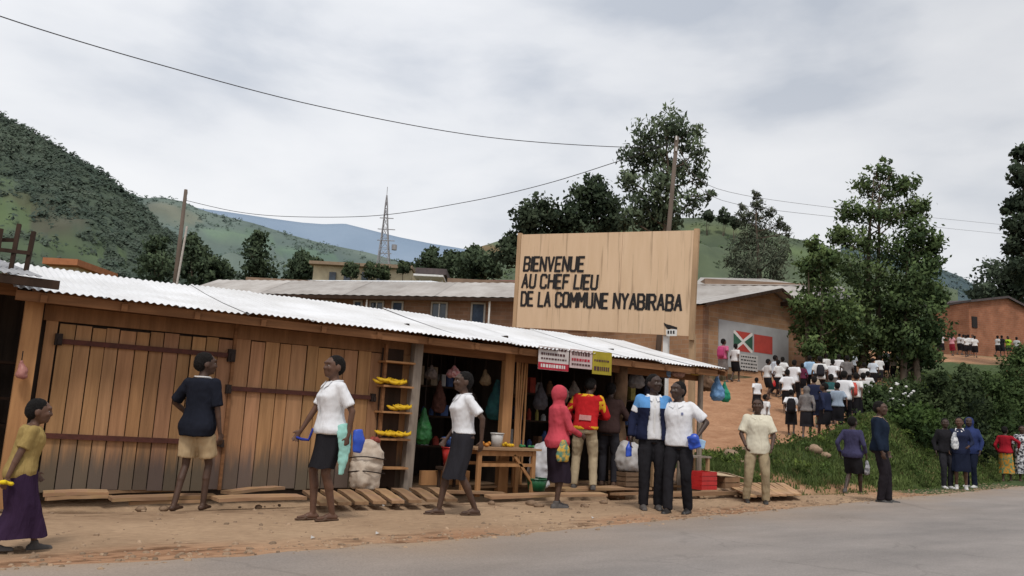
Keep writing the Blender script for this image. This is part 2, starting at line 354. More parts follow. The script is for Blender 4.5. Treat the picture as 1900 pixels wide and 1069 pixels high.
for i, p in enumerate(rd.v):
    q = (.85, .75, .5, .22, .06, 0, 0, 0)[i//n]*(.75+.6*noise.noise(V((p.x*.7, p.y, 2)))); q = max(0, min(1, q)); buf += [q, q, q, 1]
a.data.foreach_set('color', buf)

# hills: each a ridge whose near slope runs down towards the valley
def hill(name, sil, D, depth_frac, m, nrow=26, rough=.02, seed=0):
    mb = MB(); cols = []; x = sil[0][0]
    while x <= sil[-1][0]: cols.append(x); x += 9
    nc = len(cols)
    for j in range(nrow+1):
        t = j/nrow
        for px in cols:
            p = atD(px, interp(sil, px), D); top = p.z
            f = 1-depth_frac*t; q = EYE + (p-EYE)*f
            z = top*(1-t)**1.15
            z += top*rough*4*noise.fractal(V((q.x, q.y, seed*50))/(D*.06), 1, 2, 4)*min(1, t*5)*(1-t*.5)
            mb.v.append(V((q.x, q.y, z)))
    for px in cols:
        p = atD(px, interp(sil, px), D); q = EYE+(p-EYE)*1.35; mb.v.append(V((q.x, q.y, -5)))
    for j in range(nrow):
        for i in range(nc-1): mb.f.append([j*nc+i, (j+1)*nc+i, (j+1)*nc+i+1, j*nc+i+1]); mb.t.append((1, 1, 1))
    b = (nrow+1)*nc
    for i in range(nc-1): mb.f.append([b+i, i, i+1, b+i+1]); mb.t.append((1, 1, 1))
    return struct(mb.build(name, m, smooth=True)), mb, nc
S1 = [(-420, 20), (-200, 105), (0, 212), (60, 245), (100, 268), (200, 328), (260, 378), (300, 424), (380, 476), (450, 515), (500, 535), (560, 545)]
S2 = [(120, 345), (200, 352), (270, 368), (300, 366), (340, 374), (370, 388), (400, 397), (470, 414), (540, 436), (600, 452), (680, 468), (760, 490), (860, 512), (960, 530)]
S3 = [(300, 376), (380, 388), (420, 393), (500, 405), (560, 413), (600, 416), (640, 415), (680, 425), (740, 440), (800, 452), (850, 460), (950, 478), (1100, 490), (1250, 495)]
S4 = [(760, 500), (800, 484), (840, 472), (900, 455), (960, 436), (1050, 420), (1200, 406), (1290, 404), (1340, 402), (1375, 410), (1420, 426), (1470, 442), (1510, 450), (1560, 468), (1650, 498), (1720, 520), (1780, 540)]
S5 = [(1560, 455), (1640, 468), (1700, 484), (1740, 497), (1780, 512), (1810, 530), (1840, 538), (1900, 552), (2100, 590)]
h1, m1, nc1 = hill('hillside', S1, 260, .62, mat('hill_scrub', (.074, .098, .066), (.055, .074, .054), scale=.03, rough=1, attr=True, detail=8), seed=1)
h2, m2, nc2 = hill('hillside', S2, 620, .55, mat('hill_mid', (.142, .178, .15), (.10, .135, .125), scale=.016, rough=1, attr=True, detail=9), seed=2)  # base colour paled by painted-in distance haze
h3, m3, nc3 = hill('mountain_ridge', S3, 1900, .4, mat('hill_far', (.235, .30, .385), (.20, .265, .35), scale=.004, rough=1, detail=8), seed=3, rough=.012)  # the blue is distance haze put into the base colour
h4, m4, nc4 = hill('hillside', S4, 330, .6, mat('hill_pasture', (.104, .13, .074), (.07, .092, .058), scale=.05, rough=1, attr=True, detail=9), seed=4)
h5, m5, nc5 = hill('hillside', S5, 520, .5, mat('hill_hazed_wood', (.085, .12, .125), (.06, .09, .10), scale=.02, rough=1, detail=8), seed=5)  # bluish haze mixed into the colour of this wooded hill
# fields on the slopes: soft edged patches of crop in the hill's own colour
FIELDS1 = [(8, 402, 60, 30, (1.32, 1.38, .98)), (100, 412, 62, 24, (1.2, .92, .92)), (30, 368, 40, 14, (1.25, 1.05, .85)), (90, 462, 130, 17, (1.28, 1.32, 1.0)), (0, 340, 40, 12, (1.25, 1.3, 1.0)), (190, 470, 60, 12, (1.3, 1.35, 1.0))]
FIELDS4 = [(905, 462, 40, 9, (1.9, 1.05, .9)), (870, 478, 26, 6, (1.5, 1.1, .9)), (1330, 425, 60, 8, (1.25, 1.2, 1.0)), (1480, 470, 50, 10, (1.15, 1.25, 1.0))]
FIELDS2 = [(320, 400, 60, 16, (1.25, 1.05, .95)), (440, 440, 70, 14, (1.1, 1.2, 1.0)), (560, 470, 60, 9, (1.1, 1.22, 1.0)), (300, 385, 30, 8, (1.35, 1.1, 1.0))]
def field_at(F_, px, py, sd):
    best, col = 0, (1, 1, 1)
    for cx, cy, rx, ry, c in F_:
        q = ((px-cx)/rx)**2 + ((py-cy-(px-cx)*.12)/ry)**2; m = sstep(1.25, .6, q+.9*noise.noise(V((px*.03, py*.07, sd))))
        if m > best: best, col = m, c
    return best, col
def paint(o, mb, F_, sd):
    a = o.data.color_attributes.new('tint', 'FLOAT_COLOR', 'POINT'); buf = []
    for p in mb.v:
        px, py = proj(p); m, c = field_at(F_, px, py, sd); n_ = 1+.22*noise.noise(V((px*.02, py*.05, sd+5)))
        buf += [(1+(c[0]-1)*m)*n_, (1+(c[1]-1)*m)*n_, (1+(c[2]-1)*m)*n_, 1]
    a.data.foreach_set('color', buf)
paint(h1, m1, FIELDS1, 1); paint(h2, m2, FIELDS2, 2); paint(h4, m4, FIELDS4, 4)

def crowns(name, mb, nc, count, keep, size, c1, c2, label, m, nrow=26):
    """a far wood that reads as one mass: leafy crown lumps standing on the slope"""
    o = MB(); o.n = []; done = 0; hn = (-_f0*.75 + V((0, 0, 1))).normalized()
    while done < count:
        j = int(random.random()**1.3*(nrow-1)); i = random.randrange(nc-1)
        if not keep(i, j): done += .3; continue
        done += 1
        u, v_ = random.random(), random.random()
        p = mb.v[j*nc+i].lerp(mb.v[j*nc+i+1], u).lerp(mb.v[(j+1)*nc+i], v_)
        s = size*jit(.55, 1.25); q = max(0, min(1, .5+1.1*noise.fractal(p/(size*12), 1, 2, 3)+jit(.16)))
        t = tuple(a+(b-a)*q for a, b in zip(c1, c2))
        for _ in range(random.choice((1, 1, 2))):
            k = s*jit(.45, .8); d = V((jit(s*.6), jit(s*.6), jit(-.1, .45)*s))
            for _c in range(6):                                   # small leafy sprays facing out of the slope
                q_ = V((random.gauss(0, 1), random.gauss(0, 1), random.gauss(0, 1))).normalized(); c_ = p+d+V((q_.x*k*.5, q_.y*k*.5, q_.z*k*.45))
                n_ = (q_*.8+hn).normalized(); a_ = n_.orthogonal().normalized(); a_.rotate(Quaternion(n_, jit(PI))); e_ = n_.cross(a_); r_ = k*jit(.22, .42)
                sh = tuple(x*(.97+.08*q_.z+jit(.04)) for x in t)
                o.add([c_-a_*r_, c_-e_*r_*jit(.5, .9), c_+a_*r_, c_+e_*r_*jit(.5, .9)], [(0, 1, 2, 3)], sh); o.n += [(q_*.35+hn).normalized()]*4
    return stuff(o.build(name, m, tint=True, smooth=True), label, 'woodland')
wood = mat('wood_canopy', (1, 1, 1), (.6, .62, .6), scale=.5, rough=1, attr=True)
def free(F_, mb, nc, sd, th=.35):
    def k(i, j):
        px, py = proj(mb.v[j*nc+i]); return field_at(F_, px, py, sd)[0] < th or random.random() < .05
    return k
k1, k2, k4 = free(FIELDS1, m1, nc1, 1), free(FIELDS2, m2, nc2, 2), free(FIELDS4, m4, nc4, 4)
crowns('hillside_wood', m1, nc1, 17000, k1, 2.2, (.062, .085, .066), (.088, .112, .082), 'dark green wood covering the steep hillside at left', wood)
crowns('hillside_wood', m2, nc2, 2400, lambda i, j: k2(i, j) and (noise.noise(V((i*.09, j*.35, 4))) > .0 or (j < 2 and random.random() < .5)), 3.6, (.098, .135, .118), (.125, .166, .135), 'hazy patchwork of trees on the middle hill', wood)  # crown tints greyed to carry the haze
crowns('hillside_wood', m4, nc4, 1500, lambda i, j: k4(i, j) and ((i < 26) or noise.noise(V((i*.12, j*.4, 9))) > .02), 2.4, (.062, .086, .052), (.10, .135, .07), 'scattered trees and hedges on the pasture hill behind the sign', wood)
crowns('hillside_wood', m5, nc5, 2200, lambda i, j: True, 4, (.085, .118, .12), (.105, .142, .138), 'blue green wooded hill at far right', wood)  # bluish crown tints include the distance haze

# gravel scattered on the verge and along the broken edge of the asphalt
gv = MB()
for _ in range(2600):
    x = jit(-1, 24)
    y = road_y(x)+random.gauss(.12, .22) if random.random() < .6 else jit(road_y(x), ditch_y(x)-.1)
    if y < road_y(x)-.35: continue
    r = .008+.022*random.random()**3; z = ground_z(x, y)+(.012 if y < road_y(x) else 0); k = jit(.6, 1.25)
    gv.ell((x, y, z), (r*jit(.8, 1.5), r, r*.7), None, 5, 4, (.36*k, .25*k, .165*k), jit=.2)
stuff(gv.build('gravel', mat('gravel', (1, 1, 1), (.7, .7, .7), scale=30, attr=True), tint=True), 'loose brown gravel strewn over the dirt verge', 'gravel')
# ------------------------------------------------------------------ buildings on the slope
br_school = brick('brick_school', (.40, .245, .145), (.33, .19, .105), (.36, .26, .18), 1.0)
br_shade = brick('brick_long', (.27, .155, .10), (.215, .12, .075), (.26, .18, .13), 1.0)  # darker copy of the school brick; the wall's shade is in the colour
br_red = brick('brick_red', (.36, .15, .085), (.31, .125, .072), (.34, .20, .135), .9)
zinc = mat('zinc_weathered', (.46, .435, .41), (.34, .31, .28), scale=.7, rough=.55, stretch=(1, 1, 1), spec=.35)
zinc_white = mat('zinc_pale', (.68, .69, .70), (.56, .56, .56), scale=.6, rough=.5)
rust = mat('roof_rust', (.20, .085, .065), (.13, .06, .05), scale=1.5, rough=.8)
void_dark = mat('window_dark', (.03, .025, .024), rough=.9)
dark_wood = mat('wood_dark', (.055, .032, .022), (.03, .018, .012), scale=5, rough=.9, stretch=(1, 1, .2))
pale_frame = mat('frame_pale', (.42, .40, .37), (.33, .31, .28), scale=4)
pane = mat('window_glass', (.03, .045, .065), (.015, .02, .03), scale=2, rough=.12, spec=.6)
door_blue = mat('door_blue', (.06, .09, .14), (.035, .05, .08), scale=3, rough=.6)
grey_paint = mat('paint_grey', (.40, .41, .42), (.34, .345, .35), scale=1.5)
white_paint = mat('paint_white', (.74, .74, .72), (.62, .61, .58), scale=3)
red_paint = mat('paint_red', (.47, .07, .055), (.38, .06, .05), scale=3)
green_paint = mat('paint_green', (.05, .13, .085), (.035, .095, .06), scale=3)
cream_wall = mat('plaster_cream', (.66, .58, .40), (.52, .45, .31), scale=1.2, bump=.1)
black_paint = mat('paint_black', (.016, .015, .016), (.028, .026, .026), scale=30, rough=.8)

def corrug(p0, p1, q0, q1, pitch, amp, m, name, parent, lift=0, tint=(1, 1, 1), rows=2, sag=0):
    """ribbed sheet; p0->p1 along the eave, q0->q1 along the ridge; ribs run eave to ridge"""
    p0, p1, q0, q1 = V(p0), V(p1), V(q0), V(q1); n = max(4, int((p1-p0).length/pitch*6)); nrm = (p1-p0).cross(q0-p0).normalized()
    if nrm.z < 0: nrm = -nrm
    mb = MB()
    for j in range(rows+1):
        for i in range(n+1):
            u = i/n; t = j/rows
            p = p0.lerp(p1, u).lerp(q0.lerp(q1, u), t) + nrm*(amp*math.sin(2*PI*u*(p1-p0).length/pitch)+lift+.007*noise.noise(V((p0.x+u*3, t*2.5, p0.y))*2.2)) - V((0, 0, sag*math.sin(PI*t)))
            mb.v.append(p)
    for j in range(rows):
        for i in range(n): mb.f.append([j*(n+1)+i, j*(n+1)+i+1, (j+1)*(n+1)+i+1, (j+1)*(n+1)+i]); mb.t.append(tint)
    return mb.build(name, m, parent, smooth=True, tint=True)

# --- long classroom block running across behind the shops
school = thing('school_block', 'long brick school block under a weathered grey sheet roof, behind the row of shops', 'school')
ZE = atD(1293, 558, 38).z
E0, E1 = atz(330, 542.2, ZE), atz(1585, 562, ZE)
ax = (E1-E0); ax.z = 0; LEN = ax.length; ax.normalize(); bk = V((-ax.y, ax.x, 0))
if bk.dot(_f0) < 0: bk = -bk
pm = atz(955, 553.5, ZE); rp = pm + bk*3.6; RZ = atD(955, 525.5, rp.dot(_f0)).z
def Wp(px, py, off=.75):
    """ray through pixel met with the wall plane"""
    d = ray(px, py); q = E0+bk*off; k = (q-EYE).dot(bk)/d.dot(bk); return EYE+d*k
wall = MB(); gb = 2.6; d0 = E0+bk*.75; d1 = E1+bk*.75 - ax*.3
mid0, mid1 = (d0+d1)/2, 0
wc = (d0+d1)/2+bk*2.8; wc.z = ZE-1.9
ro = Matrix((ax, bk, V((0, 0, 1)))).transposed()
wall.box(wc, ((d1-d0).length, 5.6, 3.7), ro)
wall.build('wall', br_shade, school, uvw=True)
nst = 14
for i in range(nst):
    a0, a1 = E0.lerp(E1, i/nst), E0.lerp(E1, (i+1)/nst); up = bk*3.6+V((0, 0, RZ-ZE)); a1b = a1+ax*.05
    k = jit(.82, 1.06)
    corrug(a0, a1b, a0+up, a1b+up, .5, .015, mat('zinc_school', (.46, .435, .41), (.33, .30, .275), scale=.8, rough=.6, attr=True), 'roof_sheet', school, lift=.004*(i % 2), tint=(k, k*.985, k*.97))
b2 = MB(); bp_ = bk*7.2; up = bk*3.6+V((0, 0, RZ-ZE)); b2.quad(E0+up, E1+up, E1+bp_, E0+bp_); b2.build('rear_roof', zinc, school)
fb = MB(); fb.beam(E0+V((0, 0, -.12)), E1+V((0, 0, -.12)), .05, .18); fb.build('fascia', dark_wood, school)
def opening(x0, x1, y0, y1, kind):
    a, b = Wp(x0, y0), Wp(x1, y0); wd = (b-a).length; z1 = min(a.z, ZE-.28); hgt = 1.15 if kind == 'window' else 2.0; c = (a+b)/2; c.z = z1-hgt/2
    fr = MB(); q = .09
    for sx in (-1, 1): fr.box(c+ax*sx*(wd/2+q/2)-bk*.02, (q, .12, hgt+q*2), ro)
    for sz in (-1, 1): fr.box(c+V((0, 0, sz*(hgt/2+q/2)))-bk*.025, (wd+q*2, .12, q), ro)
    f = fr.build('window' if kind == 'window' else 'door', pale_frame, school)
    p = MB(); p.box(c-bk*.005, (wd, .05, hgt), ro); p.build('pane' if kind == 'window' else 'door_leaf', pane if kind == 'window' else door_blue, f)
    if kind == 'window':
        s = MB(); s.box(c-bk*.05, (.05, .05, hgt), ro); s.build('mullion', white_paint, f)
for o in [(548, 560, 551, 0, 'window'), (604, 622, 553, 0, 'window'), (660, 671, 555, 0, 'door'), (690, 711, 555, 0, 'window'), (731, 747, 557, 0, 'door'), (804, 829, 560, 0, 'window'), (878, 899, 562, 0, 'door'), (972, 990, 563, 0, 'window'), (1060, 1085, 564, 0, 'window'), (1140, 1158, 565, 0, 'door'), (1212, 1246, 600, 0, 'window')]: opening(*o)
for px in (563, 681, 909): 
    a = Wp(px, 556, .2); t = MB(); t.tube([(a.x, a.y, ZE-.1), (a.x, a.y, ZE-3.3)], .05, 8); t.build('downpipe', white_paint, school)

# --- gabled classroom with the painted flag
gab = thing('gabled_classroom', 'brick gabled classroom with a flag mural on its end wall, beside the dirt path', 'school')
YB = atD(1310, 720, 34).y
def G(px, py, o=0): return atY(px, py, YB-o)
LT, RT, AP = G(1305, 566), G(1490, 590), G(1433, 541)
xl, xr, xa = LT.x, RT.x, AP.x; zl, zr, za = LT.z, RT.z, AP.z; zb = ground_z(xl, YB)-.9
gw = MB(); DB = 9
gw.add([(xl, YB, zb), (xr, YB, zb), (xr, YB, zr), (xa, YB, za), (xl, YB, zl), (xl, YB+DB, zb), (xr, YB+DB, zb), (xr, YB+DB, zr), (xa, YB+DB, za), (xl, YB+DB, zl)],
       [(0, 1, 2, 3, 4), (1, 6, 7, 2), (5, 0, 4, 9)])
gw.build('wall', br_school, gab, uvw=True)
sl_l, sl_r = (za-zl)/(xa-xl), (za-zr)/(xr-xa)
def roofside(x_end, z_end, nm):
    p0, p1 = V((x_end, YB-.55, z_end)), V((x_end, YB+DB, z_end)); q0, q1 = V((xa, YB-.55, za+.08)), V((xa, YB+DB, za+.08))
    corrug(p0, p1, q0, q1, .4, .012, mat('zinc_school', (.46, .435, .41)), nm, gab, lift=.02)
    v = MB(); v.beam(p0+V((0, .02, -.04)), q0+V((0, .02, -.04)), .05, .14); v.build('verge_board', dark_wood, gab)
roofside(xl-.45, zl-.45*sl_l+.08, 'roof_slope'); roofside(xr+.35, zr-.35*sl_r+.08, 'roof_slope')
pl = MB(); pl.box((xl+.12, YB-.04, (zb+zl)/2), (.26, .1, zl-zb-.15)); pl.build('pilaster', br_shade, gab, uvw=True)
pn = MB(); a, b, c, d = G(1333, 593), G(1462, 613), G(1462, 681), G(1333, 693); zt = (a.z+b.z)/2; zq = (c.z+d.z)/2
pn.box(((a.x+b.x)/2, YB-.015, (zt+zq)/2), (b.x-a.x, .03, zt-zq)); mural = pn.build('mural', grey_paint, gab)
def prect(x0, y0, x1, y1, off):
    p, q = G(x0, y0, off), G(x1, y1, off); return p.x, q.x, q.z, p.z
x0, x1, z0, z1 = prect(1361, 613, 1396, 655, .03); cxm, czm = (x0+x1)/2, (z0+z1)/2
y = YB-.034
f = MB()
f.quad((x0, y, z0), (x1, y, z0), (x1, y, z1), (x0, y, z1)); f.build('white_field', white_paint, mural)
y -= .004; sv = .09
f = MB()
for s_, zz in ((1, z1), (-1, z0)): f.add([(x0+sv*1.3, y, zz), (x1-sv*1.3, y, zz), (cxm, y, czm+s_*sv)], [(0, 1, 2)] if s_ < 0 else [(2, 1, 0)])
f.build('red_triangles', red_paint, mural)
f = MB()
for s_, xx in ((1, x1), (-1, x0)): f.add([(xx, y, z0+sv*1.2), (xx, y, z1-sv*1.2), (cxm+s_*sv, y, czm)], [(0, 1, 2)])
f.build('green_triangles', green_paint, mural)
x0, x1, z0, z1 = prect(1399, 620, 1433, 658, .03); f = MB(); f.quad((x0, y, z0), (x1, y, z0), (x1, y, z1), (x0, y, z1)); f.build('red_field', red_paint, mural)
x0, x1, z0, z1 = prect(1372, 656, 1406, 690, .03); f = MB(); f.quad((x0, y+.003, z0), (x1, y+.003, z0), (x1, y+.003, z1), (x0, y+.003, z1)); nb = f.build('notice_panel', mat('notice_grey', (.52, .52, .51), (.44, .44, .43), scale=3), mural)
f = MB()
for k in range(5):
    zz = z1-.14-.15*k; xx = x0+.1
    while xx < x1-.15: wd = jit(.06, .18); f.quad((xx, y, zz), (min(xx+wd, x1-.08), y, zz), (min(xx+wd, x1-.08), y, zz+.06), (xx, y, zz+.06)); xx += wd+.05
f.build('lettering', black_paint, nb)
ft = MB(); ft.box(((xl+xr)/2, YB-.35, zb+.45), (xr-xl+.3, .7, 1.3)); ft.build('plinth', mat('plinth_moss', (.20, .155, .10), (.08, .085, .04), scale=2), gab)

# --- red brick block at far right, up the slope
rb = thing('brick_building', 'plain red brick building with one small dark window, up the slope at far right', 'building')
D0 = 82
cA, cB, cC = atD(1797, 560, D0), atD(1725, 563, D0+5), atD(1925, 566, D0+4)
zt = cA.z; zg = ground_z(cA.x, cA.y)-2.5
apx = atD(1866, 552, D0+2)
o = MB(); back = _f0*9
o.add([(cB.x, cB.y, zg), (cA.x, cA.y, zg), (cA.x, cA.y, zt), (cB.x, cB.y, zt)], [(0, 1, 2, 3)])
m_ = cA.lerp(cC, (1866-1797)/128)
o.add([(cA.x, cA.y, zg), (cC.x, cC.y, zg), (cC.x, cC.y, zt-.3), (m_.x, m_.y, apx.z), (cA.x, cA.y, zt)], [(0, 1, 2, 3, 4)])
o.build('wall', br_red, rb, uvw=True)
o = MB()
tz = V((0, 0, .1)); up = V((0, 0, 1))
A_, B_, C_ = V((cA.x, cA.y, zt)), V((cB.x, cB.y, zt)), V((cC.x, cC.y, zt-.3)); Mx = V((m_.x, m_.y, apx.z))
o.quad(B_+tz-_f0*.4, A_+tz-_f0*.4, A_+tz+back+up*1.2, B_+tz+back+up*1.2); o.quad(A_+tz-_f0*.4, Mx+tz-_f0*.4, Mx+tz+back, A_+tz+back); o.quad(Mx+tz-_f0*.4, C_+tz-_f0*.4, C_+tz+back, Mx+tz+back)
for p, q in ((B_, A_), (A_, Mx), (Mx, C_)): o.beam(p-_f0*.4+tz*.3, q-_f0*.4+tz*.3, .06, .22)
o.build('roof', mat('roof_dull', (.11, .085, .085), (.07, .06, .06), scale=2), rb)
dirn = (cC-cA); dirn.z = 0; dirn.normalize(); rr = Matrix((dirn, V((-dirn.y, dirn.x, 0)), V((0, 0, 1)))).transposed()
wn = atD(1807, 598, D0+.3); o = MB(); o.box(wn-rr.col[1]*.02, (.75, .2, 1.15), rr); o.build('window', void_dark, rb)
wn = atD(1865, 595, D0+2.2); o = MB(); o.box(wn-rr.col[1]*.02, (2.6, .12, 1.9), rr); o.build('plaster_patch', mat('patch', (.33, .19, .13), scale=2), rb)

# --- houses behind the school
ch = thing('house', 'cream plastered flat topped house seen over the school roof', 'house')
def wallbox(x0, x1, y0, D, h, dep, m, nm, parent, off=0):
    a, b = atD(x0, y0, D), atD(x1, y0, D); c = (a+b)/2; rr = Matrix((_r0, _f0, V((0, 0, 1)))).transposed()
    q = MB(); q.box((c.x, c.y, a.z-h/2-off), ((b-a).length, dep, h), rr); return q.build(nm, m, parent)
wallbox(594, 726, 500, 75, 6.5, 5, cream_wall, 'wall', ch); wallbox(588, 731, 494.5, 74.6, .28, 6, mat('slab_brown', (.30, .22, .15), scale=2), 'roof', ch)
wallbox(729, 770, 503, 73.6, 6.5, 5, cream_wall, 'wall', ch); wallbox(688, 772, 498.5, 73.2, .3, 5.6, mat('slab_brown', (.30, .22, .15)), 'roof', ch)
for x in (618, 645, 678, 706): wallbox(x-6, x+6, 505, 72.3, 1, .3, pane, 'window', ch)
ch2 = thing('house', 'low dark roofed shelter with white posts beside the cream house', 'shelter')
wallbox(776, 832, 504, 70, .5, 4, mat('roof_dull', (.1, .1, .1)), 'roof', ch2); wallbox(772, 826, 515, 69, .16, 4, white_paint, 'rail', ch2)
for x in (780, 800, 822): wallbox(x-1, x+1, 507, 68.6, 6.2, .15, white_paint, 'post', ch2)
hall = thing('long_hall', 'long low hall with a bright white sheet roof just behind the school ridge', 'hall')
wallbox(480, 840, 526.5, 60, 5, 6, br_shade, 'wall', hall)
a, b, c, d = atD(470, 527.5, 57), atD(850, 529, 57), atD(800, 521, 61), atD(520, 519.5, 61)
q = MB(); q.quad(a, b, c, d); q.quad(d, c, c+_f0*4-V((0, 0, 1)), d+_f0*4-V((0, 0, 1))); q.build('roof', zinc_white, hall)
hr = thing('red_roofed_hall', 'brick hall with a dull dark red roof, just left of the welcome sign', 'hall')
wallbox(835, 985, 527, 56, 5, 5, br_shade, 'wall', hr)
a, b, c, d = atD(826, 529, 53.5), atD(990, 530, 53.5), atD(985, 520, 57), atD(850, 519, 57)
q = MB(); q.quad(a, b, c, d); q.quad(d, c, c+_f0*4-V((0, 0, 1)), d+_f0*4-V((0, 0, 1))); q.build('roof', rust, hr)
h3_ = thing('house', 'small orange roofed house on the slope behind the left end of the white roof', 'house')
wallbox(128, 178, 499, 60, 5, 5, cream_wall, 'wall', h3_); wallbox(122, 184, 492, 59.5, .45, 6, mat('tile_orange', (.42, .17, .08), scale=2), 'roof', h3_)
bs = thing('school_annex', 'pale grey roof of another school building showing right of the welcome sign', 'school')
a, b, c, d = atD(1288, 528, 52), atD(1500, 530, 52), atD(1420, 517, 57), atD(1300, 515, 57)
q = MB(); q.quad(a, b, c, d); q.quad(d, c, c+_f0*4-V((0, 0, 1)), d+_f0*4-V((0, 0, 1))); q.build('roof', zinc, bs); wallbox(1292, 1496, 528, 55, 6, 5, br_shade, 'wall', bs)

# ------------------------------------------------------------------ welcome sign
sign = thing('welcome_sign', 'large tan welcome board with black French lettering on two posts, above the shops', 'sign')
sign_paint = mat('sign_tan', (.66, .48, .32), (.585, .415, .265), scale=2.2, rough=.7, stretch=(2.6, 2.6, .35), detail=8, lo=.28, hi=.72)
nt = sign_paint.node_tree; N = nt.nodes; L = nt.links; b = N['Principled BSDF']; src = b.inputs['Base Color'].links[0].from_socket
tcn = N.new('ShaderNodeTexCoord'); mp = N.new('ShaderNodeMapping'); mp.inputs['Scale'].default_value = (9, 9, .5); L.new(tcn.outputs['Object'], mp.inputs[0]); n2 = N.new('ShaderNodeTexNoise'); n2.inputs['Scale'].default_value = 1.3; n2.inputs['Detail'].default_value = 7; L.new(mp.outputs[0], n2.inputs[0])
mr2 = N.new('ShaderNodeMapRange'); L.new(n2.outputs[0], mr2.inputs[0]); mr2.inputs[1].default_value = .58; mr2.inputs[2].default_value = .74; mr2.inputs[3].default_value = 0; mr2.inputs[4].default_value = .55
k = N.new('ShaderNodeMix'); k.data_type = 'RGBA'; k.inputs[7].default_value = (.13, .075, .04, 1); L.new(mr2.outputs[0], k.inputs[0]); L.new(src, k.inputs[6]); L.new(k.outputs[2], b.inputs['Base Color'])
DL, DR = 20.1, 17.5
TL, TR, BR, BL = atD(965, 435, DL), atD(1293, 427, DR), atD(1283, 625, DR), atD(955, 608, DL)
nrm = (TR-BL).cross(TL-BR).normalized()
if nrm.dot(_f0) > 0: nrm = -nrm
def S(u, v, o=0): return (BL.lerp(BR, u)).lerp(TL.lerp(TR, u), v) + nrm*o
def sbox(mb, u0, u1, v0, v1, o0, o1, t=(1, 1, 1)):
    c = [S(u, v, o) for o in (o0, o1) for u, v in ((u0, v0), (u1, v0), (u1, v1), (u0, v1))]
    mb.add(c, [(0, 3, 2, 1), (4, 5, 6, 7), (0, 1, 5, 4), (1, 2, 6, 5), (2, 3, 7, 6), (3, 0, 4, 7)], t)
for i, (ua, ub) in enumerate(((.012, .617), (.617, .988))):
    q = MB(); sbox(q, ua+.0008, ub-.0008, .004, .996, -.02, .02+.0015*(i % 2)); q.build('panel', sign_paint, sign)
post_m = mat('sign_frame', (.48, .32, .19), (.33, .22, .13), scale=3, stretch=(1, 1, .3))
for u0, u1 in ((-.012, .0115), (.9885, 1.012)):
    q = MB(); sbox(q, u0, u1, -.03, 1.012, -.05, .03); q.build('frame_post', post_m, sign)
for u in (.06, .995):
    p = S(u, .02, -.12); q = MB(); q.beam(p, (p.x, p.y, ground_z(p.x, p.y)-.3), .12, .12, up=nrm); q.build('leg', post_m, sign)
p = S(.86, .3, -.1); q = MB(); q.beam(p, (p.x, p.y, ground_z(p.x, p.y)-.3), .11, .11, up=nrm); q.build('leg', white_paint, sign)
# hand-cut block capitals: strokes on a 4 x 6 grid
GL = {'B': [[(0, 0), (0, 6)], [(0, 6), (3, 6), (4, 5.2), (4, 3.8), (3, 3.1), (0, 3.1)], [(3, 3.1), (4, 2.3), (4, .8), (3, 0), (0, 0)]],
      'I': [[(0, 0), (0, 6)]], 'E': [[(3.6, 6), (0, 6), (0, 0), (3.6, 0)], [(0, 3.1), (3, 3.1)]], 'N': [[(0, 0), (0, 6), (4, 0), (4, 6)]],
      'V': [[(0, 6), (2, 0), (4, 6)]], 'U': [[(0, 6), (0, .8), (.8, 0), (3.2, 0), (4, .8), (4, 6)]], 'A': [[(0, 0), (2, 6), (4, 0)], [(.75, 1.9), (3.25, 1.9)]],
      'C': [[(4, 4.8), (4, 5.3), (3.2, 6), (.8, 6), (0, 5.2), (0, .8), (.8, 0), (3.2, 0), (4, .7), (4, 1.3)]], 'H': [[(0, 0), (0, 6)], [(4, 0), (4, 6)], [(0, 3.1), (4, 3.1)]],
      'F': [[(3.6, 6), (0, 6), (0, 0)], [(0, 3.1), (3, 3.1)]], 'L': [[(0, 6), (0, 0), (3.4, 0)]], 'D': [[(0, 0), (0, 6), (2.8, 6), (4, 4.9), (4, 1.1), (2.8, 0), (0, 0)]],
      'O': [[(.8, 0), (0, .8), (0, 5.2), (.8, 6), (3.2, 6), (4, 5.2), (4, .8), (3.2, 0), (.8, 0)]], 'M': [[(0, 0), (0, 6), (2.2, 2.4), (4.4, 6), (4.4, 0)]],
      'Y': [[(0, 6), (2, 3), (4, 6)], [(2, 3), (2, 0)]], 'R': [[(0, 0), (0, 6), (3, 6), (4, 5.2), (4, 3.8), (3, 3.0), (0, 3.0)], [(2, 3.0), (4, 0)]]}
WID = {'I': 0, 'E': 3.6, 'F': 3.6, 'L': 3.4, 'M': 4.4, ' ': 1.1}
def text_strokes(mb, txt, place, ht, width, stroke):
    """flat lettering: place(s, t) maps metres along / up to a point in space"""
    tot = sum(WID.get(c, 4)+1.75 for c in txt)-1.75; sx = (width-stroke)/tot; sy = (ht-stroke)/6; x = stroke/2; lay = 0
    for c in txt:
        jx, jy, tl_ = jit(.004), jit(.006), jit(.03)
        for st in GL.get(c, []):
            for (a, b), (cc, d) in zip(st, st[1:]):
                p = V((x+a*sx+jx+tl_*b*sy, stroke/2+b*sy+jy)); q = V((x+cc*sx+jx+tl_*d*sy, stroke/2+d*sy+jy)); dv = (q-p).normalized(); nv = V((-dv.y, dv.x))*stroke/2; e = dv*stroke*.32
                lay += 1; of = .0004*(lay % 9)
                mb.add([place(*k_, of) for k_ in (p-e-nv, q+e-nv, q+e+nv, p-e+nv)], [(0, 1, 2, 3)])
        x += (WID.get(c, 4)+1.75)*sx
